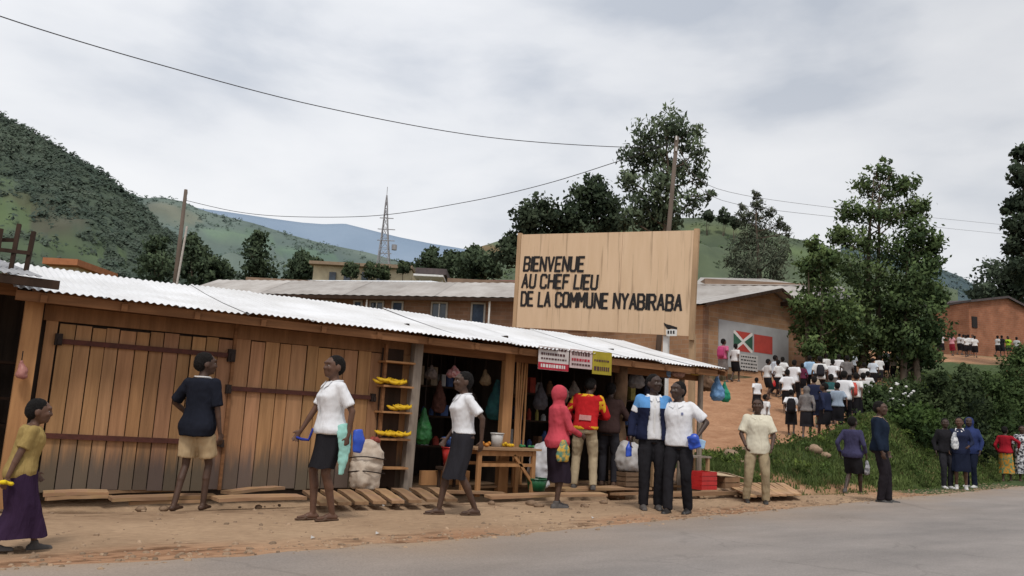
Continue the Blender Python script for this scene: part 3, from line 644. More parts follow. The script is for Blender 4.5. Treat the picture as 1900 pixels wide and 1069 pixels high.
def pix_uv(px, py):
    d = ray(px, py); n_ = nrm; k_ = (BL-EYE).dot(n_)/d.dot(n_); p = EYE+d*k_
    u = v = .5
    for _ in range(12):
        q = S(u, v); eu = (S(u+.01, v)-S(u-.01, v))/.02; ev = (S(u, v+.01)-S(u, v-.01))/.02; d_ = p-q; u += d_.dot(eu)/eu.length_squared; v += d_.dot(ev)/ev.length_squared
    return u, v
for txt, bl, br_, tl in (('BIENVENUE', (971, 505), (1085, 506), (974, 476)), ('AU CHEF LIEU', (968, 536), (1110, 539), (971, 508)), ('DE LA COMMUNE NYABIRABA', (966, 569), (1267, 579), (968, 540))):
    a_, b_, c_ = pix_uv(*bl), pix_uv(*br_), pix_uv(*tl)
    wd = ((S(*b_)-S(*a_)).length); ht = (S(*c_)-S(*a_)).length
    def place(s, t, of, a_=a_, b_=b_, c_=c_, wd=wd, ht=ht):
        u = a_[0]+(b_[0]-a_[0])*s/wd+(c_[0]-a_[0])*t/ht; v = a_[1]+(b_[1]-a_[1])*s/wd+(c_[1]-a_[1])*t/ht; return S(u, v, .026+of)
    q = MB(); text_strokes(q, txt, place, ht, wd, .062); q.build('lettering', black_paint, sign)
def spoly(pts, o, m, nm):
    q = MB(); q.add([S(*pix_uv(*p), o) for p in pts], [tuple(range(len(pts)))]); return q.build(nm, m, sign)
spoly([(1237, 612), (1258, 611), (1257, 624), (1238, 624)], .026, white_paint, 'emblem_patch')
spoly([(1233, 599), (1238, 602), (1246, 604), (1258, 608), (1258, 612), (1247, 610), (1241, 612), (1238, 609), (1234, 604)], .030, black_paint, 'emblem')
q = MB()
for x in (1240, 1245, 1250): q.add([S(*pix_uv(*p), .030) for p in ((x, 614), (x+3, 614), (x+3, 620), (x, 620))], [(0, 1, 2, 3)])
q.build('lettering', black_paint, sign)
# ------------------------------------------------------------------ shop row
YW, YE, ZEV = 10.0, 9.5, 2.18
XL, XR = .62, 11.55
YBK = 12.2; ZBK = atY(600, 561, YBK).z
plank = mat('plank_wood', (.415, .225, .112), (.285, .152, .074), scale=3.2, rough=.85, stretch=(5, 5, .35), attr=True, bump=.25, detail=7, grime=(.55, .95, (.135, .10, .075)))
beam_m = mat('beam_wood', (.25, .12, .055), (.15, .07, .032), scale=4, rough=.9, stretch=(.4, 4, 4), bump=.2)
post_o = mat('post_orange', (.44, .23, .10), (.31, .155, .068), scale=4, stretch=(3, 3, .3), bump=.2, detail=7)
post_g = mat('post_grey', (.30, .25, .205), (.19, .155, .125), scale=4, stretch=(4, 4, .4), bump=.3, detail=8)
iron = mat('iron_rust', (.10, .035, .026), (.065, .026, .02), scale=14, rough=.75)
iron_dk = mat('iron_dark', (.03, .02, .017), rough=.7)
void_m = mat('shade_wood', (.065, .048, .038), (.035, .026, .021), scale=3, stretch=(4, 4, .4))  # near-black boards; the dark of the unlit inside is in the colour
board_m = mat('walk_board', (.40, .25, .14), (.27, .16, .09), scale=3, rough=.9, stretch=(.5, 4, 4), attr=True, bump=.3, detail=8)
zn_new = mat('zinc_new', (.78, .78, .79), (.62, .61, .60), scale=1.3, rough=.42, attr=True, spec=.4, detail=7)
def Wx(px, py, Y=YW): return atY(px, py, Y)
shop = thing('shop_row', 'long row of plank shops under one bright white corrugated roof, left half shut', 'shop', (0, 0, 0))
# roof sheets, overlapping
ns = 14; wdt = (XR-XL)/ns
for i in range(ns):
    x0, x1 = XL+i*wdt-.03, XL+(i+1)*wdt+.05; e0 = jit(.05); dz = jit(.012)+(.012 if i % 2 else 0); k = jit(.93, 1.02)
    sink = 0
    s0 = -.02*math.sin(x0*.9)+sink; s1 = -.02*math.sin(x1*.9)+sink
    corrug((x0, YE+e0, ZEV+dz+s0*.4), (x1, YE+e0, ZEV+dz+s1*.4), (x0, YBK, ZBK+dz+s0), (x1, YBK, ZBK+dz+s1), .076, .010, zn_new, 'roof_sheet', shop, tint=(k, k, k*1.0), rows=3, sag=.02)
# second short slope behind the ridge
q = MB(); q.quad((XL, YBK, ZBK-.02), (XR, YBK, ZBK-.02), (XR, YBK+1.6, ZBK-.35), (XL, YBK+1.6, ZBK-.35)); q.build('rear_roof', zinc, shop)
# roof timbers
q = MB(); q.beam((XL, YE+.1, ZEV-.07), (XR-.1, YE+.1, ZEV-.09), .06, .1); q.build('eave_purlin', beam_m, shop)
for i in range(15):
    x = XL+.25+i*.77; q = MB(); q.beam((x, YE+.04, ZEV-.085), (x, YBK, ZBK-.12), .06, .08); q.build('rafter', beam_m, shop)
# upper wall boards from jamb to first opening
pA, pB, pC = Wx(84, 590), Wx(440, 625), Wx(762, 640)
q = MB(); z1 = Wx(110, 597).z; z2 = ZEV+.08
for k in range(2):
    z0_ = z1+(z2-z1)*k/2; q.box(((Wx(80, 600).x+pC.x)/2, YW+.01*k, z0_+(z2-z1)/4), (pC.x-Wx(80, 600).x, .035, (z2-z1)/2-.006), t=(.62, .58, .55))  # tint darkened to paint the shadow under the eave
q.build('header_board', plank, shop, tint=True)
def planks(x0, x1, z0, z1, n, nm, Y=YW, zslope=0, thick=.03):
    q = MB(); xs_ = [x0+(x1-x0)*i/n + (jit(.018) if 0 < i < n else 0) for i in range(n+1)]
    for i in range(n):
        k = jit(.78, 1.16); t = (k, k*jit(.96, 1.05), k*jit(.92, 1.1)); lean = jit(.006)
        a, b = xs_[i]+.006, xs_[i+1]-.006; zt = z1+jit(.012); z_b = z0+jit(.012)
        yy = Y+jit(.005)
        q.add([(a, yy, z_b), (b, yy, z_b), (b+lean, yy, zt), (a+lean, yy, zt), (a, yy+thick, z_b), (b, yy+thick, z_b), (b+lean, yy+thick, zt), (a+lean, yy+thick, zt)],
              [(0, 1, 2, 3), (1, 5, 6, 2), (4, 0, 3, 7), (3, 2, 6, 7), (5, 4, 7, 6), (4, 5, 1, 0)], t)
    return q.build(nm, plank, shop, tint=True)
zb_ = .1
xd0, xd1 = Wx(82, 880).x, Wx(418, 800).x
xd0 = Wx(97, 700).x; xd1 = Wx(424, 720).x
dr = planks(xd0, xd1, zb_, z1-.02, 12, 'door')
planks(Wx(70, 700).x, xd0-.01, zb_, z1+.02, 1, 'jamb_board', YW+.01)
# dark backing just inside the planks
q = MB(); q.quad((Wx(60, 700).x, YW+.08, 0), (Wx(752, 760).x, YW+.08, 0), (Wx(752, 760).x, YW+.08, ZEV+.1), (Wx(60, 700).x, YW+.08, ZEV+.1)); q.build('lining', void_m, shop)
def bar(p0, p1, par, w_=.055):
    q = MB(); q.beam((p0.x, YW-.02, p0.z), (p1.x, YW-.02, p1.z), .03, w_); return q.build('crossbar', iron, par)
def lump(p, par, s=.07, nm='hinge', h=1.8):
    q = MB(); q.box((p.x, YW-.03, p.z), (s, .06, s*h)); q.box((p.x+.01, YW-.055, p.z-.02), (s*.6, .05, s*.9)); return q.build(nm, iron_dk, par)
bar(Wx(108, 633), Wx(430, 660), dr); lump(Wx(108, 630), dr); lump(Wx(428, 660), dr, .085)
bar(Wx(80, 808), Wx(408, 822), dr); lump(Wx(408, 822), dr, .06, 'padlock', 1.3)
xe = Wx(700, 700).x
d2 = planks(xd1+.03, Wx(702, 760).x, zb_, z1+.0, 11, 'shutter', YW+.004)
bar(Wx(418, 720), Wx(692, 738), d2); lump(Wx(422, 722), d2, .06); lump(Wx(690, 738), d2, .06)
q = MB(); q.beam((xd1+.012, YW-.012, .1), (xd1+.012, YW-.012, ZEV), .035, .05, up=V((0, 1, 0))); q.build('door_post', beam_m, shop)
# narrow recess with banana shelves, then the weathered grey post
xg = Wx(752, 760).x
planks(Wx(735, 730).x, xg+.12, zb_, ZEV-.1, 1, 'jamb_board', YW+.02)
q = MB(); a_, b_ = Wx(775, 642, YW-.1), Wx(750, 899, YW-.1); q.beam((a_.x, YW-.1, ZEV-.02), (b_.x+.02, YW-.1, -.05), .13, .12, up=V((0, 1, 0))); q.build('post', post_g, shop)
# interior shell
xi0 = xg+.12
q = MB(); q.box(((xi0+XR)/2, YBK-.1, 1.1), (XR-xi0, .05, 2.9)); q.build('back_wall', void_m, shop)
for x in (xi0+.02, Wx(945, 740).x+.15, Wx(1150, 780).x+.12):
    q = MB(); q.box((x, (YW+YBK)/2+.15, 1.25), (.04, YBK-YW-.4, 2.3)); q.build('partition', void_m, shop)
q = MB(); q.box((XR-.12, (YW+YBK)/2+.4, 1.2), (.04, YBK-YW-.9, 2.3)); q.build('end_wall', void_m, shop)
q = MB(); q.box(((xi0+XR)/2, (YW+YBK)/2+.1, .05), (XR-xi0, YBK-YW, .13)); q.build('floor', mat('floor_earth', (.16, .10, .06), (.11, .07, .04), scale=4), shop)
q = MB(); q.beam((xi0-.1, YW, ZEV-.15), (XR-.15, YW, ZEV-.17), .07, .11); q.build('lintel', beam_m, shop)
# posts between the bays
a_ = Wx(940, 700); q = MB(); q.beam((a_.x, YW, -.05), (a_.x+.02, YW, ZEV-.1), .17, .1, up=V((0, 1, 0))); q.build('post', post_o, shop)
for k in range(5):
    x = Wx(958+k*6, 740).x; q = MB(); q.tube([(x, YW+.03*k, .1), (x+jit(.02), YW+.03*k, 1.0), (x+jit(.02), YW+.02*k, ZEV-.15)], .018, 6); q.build('pole', post_o, shop)
a_ = Wx(1150, 780); bark = mat('bark_post', (.20, .12, .07), (.10, .06, .035), scale=7, stretch=(1, 1, .5), bump=1, detail=8)
q = MB(); pts = [(a_.x+jit(.03), YW+.02, z) for z in (-.1, .3, .6, .9, 1.2, 1.5, 1.8, 2.1)]; q.tube(pts, [.17, .115, .10, .12, .11, .13, .12, .11], 10); q.build('post', bark, shop, smooth=True)
a_ = Wx(1262, 780, YW+.1); q = MB(); q.tube([(a_.x, YW+.1, -.05), (a_.x+.03, YW+.1, ZEV-.1)], .05, 8); q.build('post', post_g, shop)
q = MB(); q.tube([(XR-.2, YW-.1, -.05), (XR-.17, YW-.1, ZEV-.08)], .05, 8); q.build('post', post_g, shop)
# low threshold in the first open bay, beam across the second
q = MB(); q.box(((Wx(790, 880).x+Wx(880, 880).x)/2, YW+.15, .22), (Wx(880, 880).x-Wx(790, 880).x, .06, .2)); q.build('threshold', post_o, shop)

# --- stall at the left edge
stall = thing('plank_stall', 'open plank stall with an orange corner post and dark roof edge, at far left', 'stall')
a_, b_ = Wx(60, 566, YW-.15), Wx(20, 800, YW-.15); q = MB(); q.beam((a_.x+.02, YW-.15, ZEV-.02), (b_.x+.04, YW-.15, -.05), .17, .1, up=V((0, 1, 0))); q.build('post', post_o, stall)
q = MB(); q.box((-1.5, YW-.1, ZEV+.03), (4.3, .07, .16)); q.build('beam', beam_m, stall)
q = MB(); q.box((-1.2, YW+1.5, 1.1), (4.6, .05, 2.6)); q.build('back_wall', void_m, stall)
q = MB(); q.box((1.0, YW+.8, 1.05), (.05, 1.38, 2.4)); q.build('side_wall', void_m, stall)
for z in (.75, 1.05, 1.45): q = MB(); q.box((-1.3, YW+.9, z), (4.4, .4, .03)); q.build('shelf', dark_wood, stall)
corrug((-3.6, YE-.1, ZEV+.16), (.82, YE-.1, ZEV+.12), (-3.6, YBK, ZBK+.02), (.55, YBK, ZBK+.0), .076, .01, mat('zinc_old', (.34, .34, .35), (.24, .24, .25), scale=2, attr=True), 'roof_sheet', stall)
q = MB(); q.beam((-3.5, YE-.06, ZEV+.1), (.98, YE-.06, ZEV+.06), .05, .09); q.build('eave_board', dark_wood, stall)

# stool upside down on the stall roof
st = thing('wooden_stool', 'dark wooden stool lying upside down on the left stall roof', 'stool', (0, 0, 0))
def T(px, py, Y=10.3): return atY(px, py, Y)
for a, b in (((47, 508), (63, 430)), ((20, 500), (36, 416)), ((-10, 505), (3, 425))):
    q = MB(); q.beam(T(*a), T(*b, 10.35), .04, .04); q.build('leg', dark_wood, st)
q = MB(); q.beam(T(-12, 462), T(56, 470), .03, .04); q.build('stretcher', dark_wood, st)
q = MB(); q.beam(T(-12, 445, 10.4), T(33, 446, 10.4), .03, .04); q.build('stretcher', dark_wood, st)
a_, b_ = T(-16, 512), T(60, 512); q = MB(); q.box(((a_.x+b_.x)/2, 10.45, min(a_.z, b_.z)-.0), ((b_.x-a_.x), .35, .05), t=(1, 1, 1)); q.build('seat', dark_wood, st)

# ------------------------------------------------------------------ goods
def plastic(name, c, rough=.35): return mat('plastic_'+name, c, tuple(x*.75 for x in c), scale=7, rough=rough, spec=.4)
SHOP = bpy.data.scenes.new('workshop'); FUSE = bpy.data.objects.new('fuse', bpy.data.meshes.new('fuse')); SHOP.collection.objects.link(FUSE)
r = FUSE.modifiers.new('r', 'REMESH'); r.mode = 'VOXEL'; s = FUSE.modifiers.new('s', 'SMOOTH'); s.factor = .5
def blobmesh(mb, vox, name, m, parent=None, smooth=2, crumple=0, fs=6, origin=None, keep=None, inflate=0):
    """fuse the collected shapes in one skin (voxel remesh), optionally crumpled"""
    if origin is not None: mb.v = [p-V(origin) for p in mb.v]
    FUSE.data = mb.mesh('fuse'); FUSE.modifiers['r'].voxel_size = vox; FUSE.modifiers['s'].iterations = smooth
    vl = SHOP.view_layers[0]; vl.update()
    me = bpy.data.meshes.new_from_object(FUSE.evaluated_get(vl.depsgraph))
    if keep:
        bm = bmesh.new(); bm.from_mesh(me); bmesh.ops.delete(bm, geom=[f for f in bm.faces if not keep(f.calc_center_median())], context='FACES'); bm.to_mesh(me); bm.free()
    if crumple:
        new = []
        for co, no in [(v.co.copy(), v.normal.copy()) for v in me.vertices]:
            p = co*fs; new.extend(co + no*inflate + no*crumple*(noise.noise(V((p.x, p.y, p.z*.45)))*.9+.6*noise.noise(p*2.3+V((5, 1, 2)))+.5*noise.noise(V((p.x*.7+p.z*.6, p.y*.7, p.z*1.1-p.x*.5)))))
        me.vertices.foreach_set('co', new); me.update()
    me.polygons.foreach_set('use_smooth', [True]*len(me.polygons)); me.materials.clear(); me.materials.append(m)
    return obj(name, me, parent, origin)
def sack(px, py, w_, h, m, label, cat='sack', group=None, z=.12, Y=YW-.25, nm='sack', tie=None):
    p = atY(px, py, Y); mb = MB()
    mb.tube([(0, 0, 0), (0, 0, h*.12), (0, 0, h*.5), (jit(.02), 0, h*.85), (jit(.03), 0, h)], [w_*.40, w_*.5, w_*.52, w_*.47, w_*.36], 12)
    o = blobmesh(mb, .03, nm, m, smooth=3, crumple=.04, fs=7); o.location = (p.x, Y, z); tag(o, label, cat, group); return o
s1 = sack(678, 905, .42, .62, mat('sack_white', (.62, .54, .45), (.45, .36, .28), scale=5, bump=.4), 'full white woven sack standing on the boardwalk beside the banana rack')
q = MB()
for z in (.22, .4): q.tube([(.235*math.cos(a*PI/6), .235*math.sin(a*PI/6), z+.02*math.sin(a)) for a in range(13)], .008, 5)
q.build('cord', iron_dk, s1)
q = MB()
for k in range(10): q.ell((jit(.13), jit(.13), .62+jit(.02)), (.04, .04, .035), None, 7, 5)
q.build('produce', mat('produce_red', (.30, .07, .06), (.2, .05, .03), scale=8), s1)
# banana rack
rk = thing('shelf_rack', 'narrow wooden rack holding banana bunches, left of the grey post', 'rack')
ya = YW-.12
rx0, rx1 = Wx(707, 760, ya).x, Wx(748, 760, ya).x
q = MB(); q.beam((rx0, ya, .1), (rx0+.01, ya, ZEV-.15), .04, .05, up=V((0, 1, 0))); q.build('upright', beam_m, rk)
q = MB(); q.quad((rx0, YW-.02, .12), (rx1, YW-.02, .12), (rx1, YW-.02, ZEV-.2), (rx0, YW-.02, ZEV-.2)); q.build('back_board', dark_wood, rk)
for py in (672, 717, 765, 815, 868):
    z = Wx(725, py, ya).z; q = MB(); q.box(((rx0+rx1)/2+.02, ya, z), (rx1-rx0+.12, .24, .025)); q.build('shelf', post_o, rk)
yel = mat('banana_skin', (.72, .45, .02), (.55, .33, .02), scale=9, rough=.5)
def bananas(px, py, n, wd, label, Y, z=None, spread=1):
    p = atY(px, py, Y); z = p.z if z is None else z; mb = MB()
    for k in range(n):
        a = jit(-.6, .6); x = (k/(max(1, n-1))-.5)*wd + jit(.01); y0 = jit(.05); zz = jit(0, .03)*spread
        mb.tube([(x-.07, y0-.02, zz+.045), (x-.04, y0-.05+a*.02, zz+.022), (x, y0-.06, zz+.016), (x+.04, y0-.05, zz+.025), (x+.065, y0-.02+a*.03, zz+.05)], [.007, .017, .019, .017, .006], 6)
    mb.ell((0, .02, .06), (.025, .02, .02), None, 6, 4)
    o = mb.build('banana_bunch', yel, None, smooth=True); o.location = (p.x, Y-.02, z); o.scale = (1.35,)*3; return tag(o, label, 'bananas', 'bananas on the rack')
for px, py, n, lab in ((722, 716, 10, 'wide yellow banana bunch on the highest filled shelf of the rack'), (738, 764, 6, 'small yellow banana bunch on the middle shelf of the rack'), (724, 814, 9, 'yellow banana bunch heaped on the lower shelf of the rack')):
    z = Wx(725, py+1, ya).z+.013; bananas(px, py, n, .24 if n > 6 else .14, lab, ya-.02, z)
# hanging bags
def hangbag(px, py, w_, h, m, label, Y, cat='bag', nm='plastic_bag', ztop=None):
    p = atY(px, py, Y); mb = MB()
    mb.tube([(0, 0, -h*.5), (jit(.01), 0, -h*.35), (jit(.02), 0, -h*.05), (0, 0, h*.3), (0, 0, h*.5)], [w_*.3, w_*.5, w_*.45, w_*.2, w_*.07], 10)
    o = blobmesh(mb, max(.012, w_*.06), nm, m, smooth=1, crumple=w_*.09, fs=9/max(w_, .2)*.3, origin=None); o.location = p; tag(o, label, cat)
    q = MB(); q.tube([(0, 0, h*.42), (0, 0, (ztop or ZEV-.12)-p.z)], .006, 5); q.build('string', iron_dk, o); return o
pk = mat('plastic_pinkish', (.42, .20, .17), (.30, .12, .11), scale=10, rough=.4)
hangbag(38, 685, .12, .19, pk, 'pinkish plastic bag tied to the orange corner post of the left stall', YW-.3, ztop=1.55)
hangbag(843, 689, .22, .17, mat('bag_flower', (.55, .38, .36), (.33, .08, .09), scale=12, rough=.4), 'pale clear bag with red goods hanging in the first open bay', YW+.15)
hangbag(786, 790, .26, .52, mat('bag_green', (.035, .16, .045), (.02, .09, .03), scale=7, rough=.4), 'dark green bundle hanging beside the grey post', YW+.2, 'bundle', 'bundle')
hangbag(922, 742, .34, .62, mat('cloth_teal', (.03, .12, .11), (.02, .06, .07), scale=6), 'dark teal garment hanging at the right of the first open bay', YW+.3, 'clothes', 'hanging_garment')
hangbag(1258, 688, .24, .2, mat('bag_pinkgrey', (.5, .33, .3), (.36, .22, .2), scale=9, rough=.4), 'pinkish clear bag hanging above the man in the white polo shirt', YW-.1)
hangbag(1289, 686, .2, .18, mat('bag_yellow', (.55, .4, .08), (.4, .28, .08), scale=9, rough=.4), 'yellow bag hanging under the low right end of the roof', YW-.1)
hangbag(1233, 688, .22, .24, mat('bag_paleblue', (.20, .33, .5), (.13, .22, .4), scale=9, rough=.4), 'pale blue bag hanging under the roof above the man in the dark jacket', YW+.05)
hangbag(1180, 700, .3, .36, mat('cloth_grey', (.22, .2, .19), (.12, .11, .11), scale=8), 'grey cloth bundle hanging in the dark right hand bay', YW+.1, 'bundle', 'bundle')
hangbag(1331, 720, .26, .46, mat('bag_blue', (.16, .30, .50), (.09, .19, .36), scale=9, rough=.4), 'large light blue plastic bag hanging at the right end of the roof', YW-.25)
hangbag(1345, 727, .20, .36, mat('bag_emerald', (.02, .27, .15), (.015, .17, .10), scale=9, rough=.4), 'emerald green plastic bag hanging outermost at the right end of the roof', YW-.3)
hangbag(1312, 708, .3, .34, mat('bag_brown', (.17, .10, .06), (.09, .05, .03), scale=9), 'round brown bundle hanging near the right end of the roof', YW+.25, 'bundle', 'bundle')
for px, py, w_, h, c, lab in ((815, 735, .22, .5, (.14, .06, .045), 'dull red cloth bundle hanging deep in the first open bay'), (870, 738, .3, .42, (.11, .09, .08), 'grey brown bundle hanging behind the girl in the short sleeved shirt')):
    hangbag(px, py, w_, h, mat('bundle_%d' % px, c, tuple(x*.5 for x in c), scale=8), lab, YW+.8, 'bundle', 'bundle')
# dim stock on shelves at the back of the open bays
for bi, (x0, x1) in enumerate(((xi0+.15, Wx(935, 740).x-.05), (Wx(985, 740).x+.1, Wx(1135, 740).x), (Wx(1175, 740).x+.1, XR-.4))):
    for z in (.62, 1.08, 1.54):
        sh_ = MB(); sh_.box(((x0+x1)/2, YW+1.15, z), (x1-x0, .34, .03)); sh_ = sh_.build('stock_shelf', dark_wood, shop)
        x = x0+.08
        while x < x1-.1:
            wd = jit(.08, .2); hh = jit(.1, .3); cc = random.choice(((.35, .28, .2), (.4, .07, .05), (.08, .13, .3), (.45, .4, .12), (.5, .5, .5), (.1, .25, .14), (.25, .14, .08)))
            o = MB()
            if random.random() < .5: o.box((0, 0, hh/2), (wd*.8, .16, hh), taper=.97); kind = 'carton'
            else: o.tube([(0, 0, 0), (0, 0, hh*.7), (0, 0, hh*.85), (0, 0, hh)], [wd*.36, wd*.36, wd*.2, wd*.16], 10); kind = 'bottle'
            o = o.build(kind, mat('stock_%d' % int(cc[0]*100+cc[2]*10), cc, tuple(q*.6 for q in cc), scale=9)); o.location = (x, YW+1.1, z+.015)
            tag(o, 'small %s in the dim stock on the back shelves of the open bays' % kind, kind, 'stock on the back shelves'); x += wd+jit(.02, .12)
for px, py, w_, h, c, lab in ((960, 720, .2, .3, (.20, .12, .07), 'brown bundle hanging behind the thin sticks between the bays'), (1003, 735, .24, .44, (.10, .09, .10), 'dark cloth hanging behind the girl in the pink hood'), (1065, 722, .2, .3, (.24, .2, .17), 'pale brown bundle hanging in the shade below the middle poster'), (1200, 740, .26, .6, (.05, .06, .11), 'long dark blue garment hanging in the dark right bay'), (900, 700, .18, .24, (.28, .2, .12), 'straw coloured bundle hanging high in the first open bay'), (800, 690, .2, .2, (.2, .16, .14), 'grey bundle hanging high beside the grey post')):
    hangbag(px, py, w_, h, mat('bundle_%d' % px, c, tuple(x*.5 for x in c), scale=8), lab, YW+.35, 'bundle', 'bundle')
# posters under the eave
def poster(x0, x1, y0, y1, base, lab, lines, Y=YE+.03, band=None):
    a, b = atY(x0, y0, Y), atY(x1, y1, Y); o = MB(); o.box(((a.x+b.x)/2, Y, (a.z+b.z)/2), (b.x-a.x, .006, a.z-b.z)); o = o.build('poster', base); tag(o, lab, 'poster', None)
    W_, H_ = b.x-a.x, a.z-b.z
    if band: q = MB(); q.box(((a.x+b.x)/2, Y-.004, b.z+H_*.16), (W_, .006, H_*.3)); q.build('band', band, o)
    for (v, h_, m, n_) in lines:
        q = MB(); x = a.x+W_*.08
        while x < b.x-W_*.12:
            wd = jit(.018, .05); q.box((min(x+wd/2, b.x-W_*.1), Y-.008, b.z+H_*v), (wd, .003, H_*h_)); x += wd+.016
        q.build('lettering', m, o)
    return o
pw = mat('paper_white', (.60, .55, .53), (.48, .43, .41), scale=6); pkp = mat('paper_pink', (.58, .46, .45), (.46, .35, .34), scale=6); ylp = mat('paper_yellow', (.40, .32, .035), (.30, .24, .03), scale=6)
ink = mat('ink_brown', (.10, .05, .05)); inkr = mat('ink_red', (.42, .03, .05)); inkw = mat('ink_white', (.7, .66, .64))
poster(1000, 1054, 641, 690, pw, 'white poster with a red bottom band, leftmost of three under the eave', [(.9, .1, ink, 1), (.68, .1, ink, 1), (.48, .07, ink, 1), (.17, .14, inkw, 1)], band=inkr)
poster(1058, 1098, 647, 686, pkp, 'pinkish poster with brown lettering, middle of three under the eave', [(.78, .2, ink, 1), (.45, .14, inkr, 1), (.2, .1, ink, 1)])
poster(1100, 1134, 651, 697, ylp, 'mustard yellow poster with dark lettering, rightmost of three under the eave', [(.25, .18, ink, 1), (.6, .08, ink, 1)])

# vegetable table
tb = thing('vegetable_table', 'rough wooden table with vegetables outside the first open bay', 'table')
yt = YW-.38; tl, tr = atY(862, 832, yt), atY(985, 832, yt); zt = (tl.z+tr.z)/2; zg_ = .03
q = MB()
for k in range(4): q.box(((tl.x+tr.x)/2, yt-.2+k*.135, zt+.0), (tr.x-tl.x, .128, .03), t=(jit(.8, 1.1),)*3)
q.build('table_top', board_m, tb, tint=True)
for x in (tl.x+.12, tr.x-.1):
    for y in (yt-.2, yt+.2):
        q = MB(); q.beam((x, y, zg_), (x, y, zt-.01), .06, .05, up=V((0, 1, 0))); q.build('leg', post_o, tb)
for y in (yt-.2, yt+.2):
    q = MB(); q.beam((tl.x+.1, y, zt-.06), (tr.x-.08, y, zt-.06), .03, .07); q.build('apron', post_o, tb)
    q = MB(); q.beam((tl.x+.12, y, zt-.22), (tr.x-.1, y, zt-.22), .03, .045); q.build('stretcher', post_o, tb)
q = MB(); q.beam((tr.x-.45, yt-.2, zt-.08), (tr.x-.12, yt-.2, zt-.45), .03, .04); q.build('brace', post_o, tb)
def heap(px, n, r, m, label, nm, Y, z, sx=.1):
    p = atY(px, 820, Y); o = MB()
    for k in range(n): o.ell((jit(sx), jit(sx*.7), r+jit(0, r)*(1 if k > n/2 else 0)), (r*jit(.8, 1.2), r*jit(.8, 1.2), r*jit(.8, 1)), None, 8, 6)
    o = o.build(nm, m, None, smooth=True); o.location = (p.x, Y, z); return tag(o, label, 'vegetables')
zt2 = zt+.016
heap(905, 9, .03, mat('veg_orange', (.55, .22, .04), rough=.5), 'heap of orange fruit on the left of the vegetable table', 'fruit_heap', yt-.05, zt2, .1)
heap(944, 7, .03, yel, 'small heap of yellow fruit on the middle of the vegetable table', 'fruit_heap', yt+.05, zt2, .09)
heap(975, 8, .022, mat('veg_green', (.05, .22, .08), rough=.5), 'green vegetables on the right end of the vegetable table', 'vegetable_heap', yt-.02, zt2, .12)
def tub(px, py, r0, r1, h, m, label, Y, z, nm='tub'):
    p = atY(px, py, Y); o = MB(); n = 18
    o.tube([(0, 0, 0), (0, 0, h*.5), (0, 0, h), (0, 0, h), (0, 0, h*.9), (0, 0, .02)], [r0, (r0+r1)/2, r1, r1-.012, r1-.016, r0-.012], n)
    o = o.build(nm, m, None, smooth=True); o.location = (p.x, Y, z); q = MB(); q.tube([((r1+.003)*math.cos(a*PI/9), (r1+.003)*math.sin(a*PI/9), h) for a in range(19)], .009, 6); q.build('rim', m, o)
    return tag(o, label, 'tub')
sup = thing('stool', 'low dark stool under the red tub in the first open bay', 'stool', (0, 0, 0)); p = atY(838, 860, YW-.05)
q = MB(); q.box((p.x, YW-.05, .37), (.34, .3, .04)); q.build('seat', dark_wood, sup)
for sx in (-.13, .13):
    for sy in (-.11, .11): q = MB(); q.beam((p.x+sx, YW-.05+sy, .1), (p.x+sx, YW-.05+sy, .36), .035, .035, up=V((0, 1, 0))); q.build('leg', dark_wood, sup)
tub(838, 850, .11, .15, .27, plastic('red', (.42, .03, .025)), 'red plastic tub on a low stool behind the girl in the black skirt', YW-.05, .39)
tub(842, 815, .10, .155, .13, plastic('blue', (.05, .12, .36)), 'blue plastic basin stacked on the red tub', YW-.05, .665, 'basin')
tub(996, 897, .12, .155, .17, plastic('green', (.02, .13, .05)), 'dark green basin on the boardwalk below the white sheet sack', YW-.55, .10, 'basin')
tub(922, 820, .075, .095, .19, plastic('white', (.6, .58, .55)), 'small white bucket on the vegetable table behind the fruit', yt+.14, zt2, 'bucket')
sack(1000, 900, .36, .62, mat('sack_sheet', (.60, .59, .60), (.42, .41, .43), scale=5, rough=.5), 'tall white plastic sack behind the green basin and the vegetable table', Y=YW-.25)
s3 = sack(1166, 870, .5, .44, mat('sack_grey', (.50, .48, .47), (.36, .34, .33), scale=5, rough=.6), 'pale bulging sack set on crates behind the man in the dark jacket', Y=YW-.2, z=.36)
bxm = mat('crate_wood', (.20, .13, .08), (.13, .08, .05), scale=5, stretch=(.5, 3, 3))
def slatbox(c, d, m, label, nm='wooden_crate', cat='crate', rz=0, n=3):
    o = MB(); hx, hy, h = d[0]/2, d[1]/2, d[2]
    for k in range(n):
        z = h*(k+.5)/n; hh = h/n*.82
        for s_ in (-1, 1): o.box((0, s_*hy, z), (d[0], .016, hh)); o.box((s_*hx, 0, z), (.016, d[1]-.02, hh))
    for sx in (-1, 1):
        for sy in (-1, 1): o.box((sx*(hx-.02), sy*(hy-.02), h/2), (.03, .03, h-.006))
    o.box((0, 0, .012), (d[0]-.03, d[1]-.03, .016))
    o = o.build(nm, m); o.location = c; o.rotation_euler = (0, 0, rz); return tag(o, label, cat)
p = atY(1166, 880, YW-.2); slatbox((p.x, YW-.2, .12), (.5, .4, .235), bxm, 'dark wooden crate carrying the pale bulging sack')
p = atY(1302, 905, YW-.75)
rc = slatbox((p.x, YW-.75, .105), (.40, .3, .30), plastic('crate_red', (.55, .03, .03)), 'bright red plastic crate on the boardwalk at the right end of the shops', 'plastic_crate', 'crate', .05, 4)
q = MB(); q.box((0, -.142, .15), (.34, .012, .27)); q.build('inner_panel', plastic('crate_deep', (.42, .02, .02)), rc)
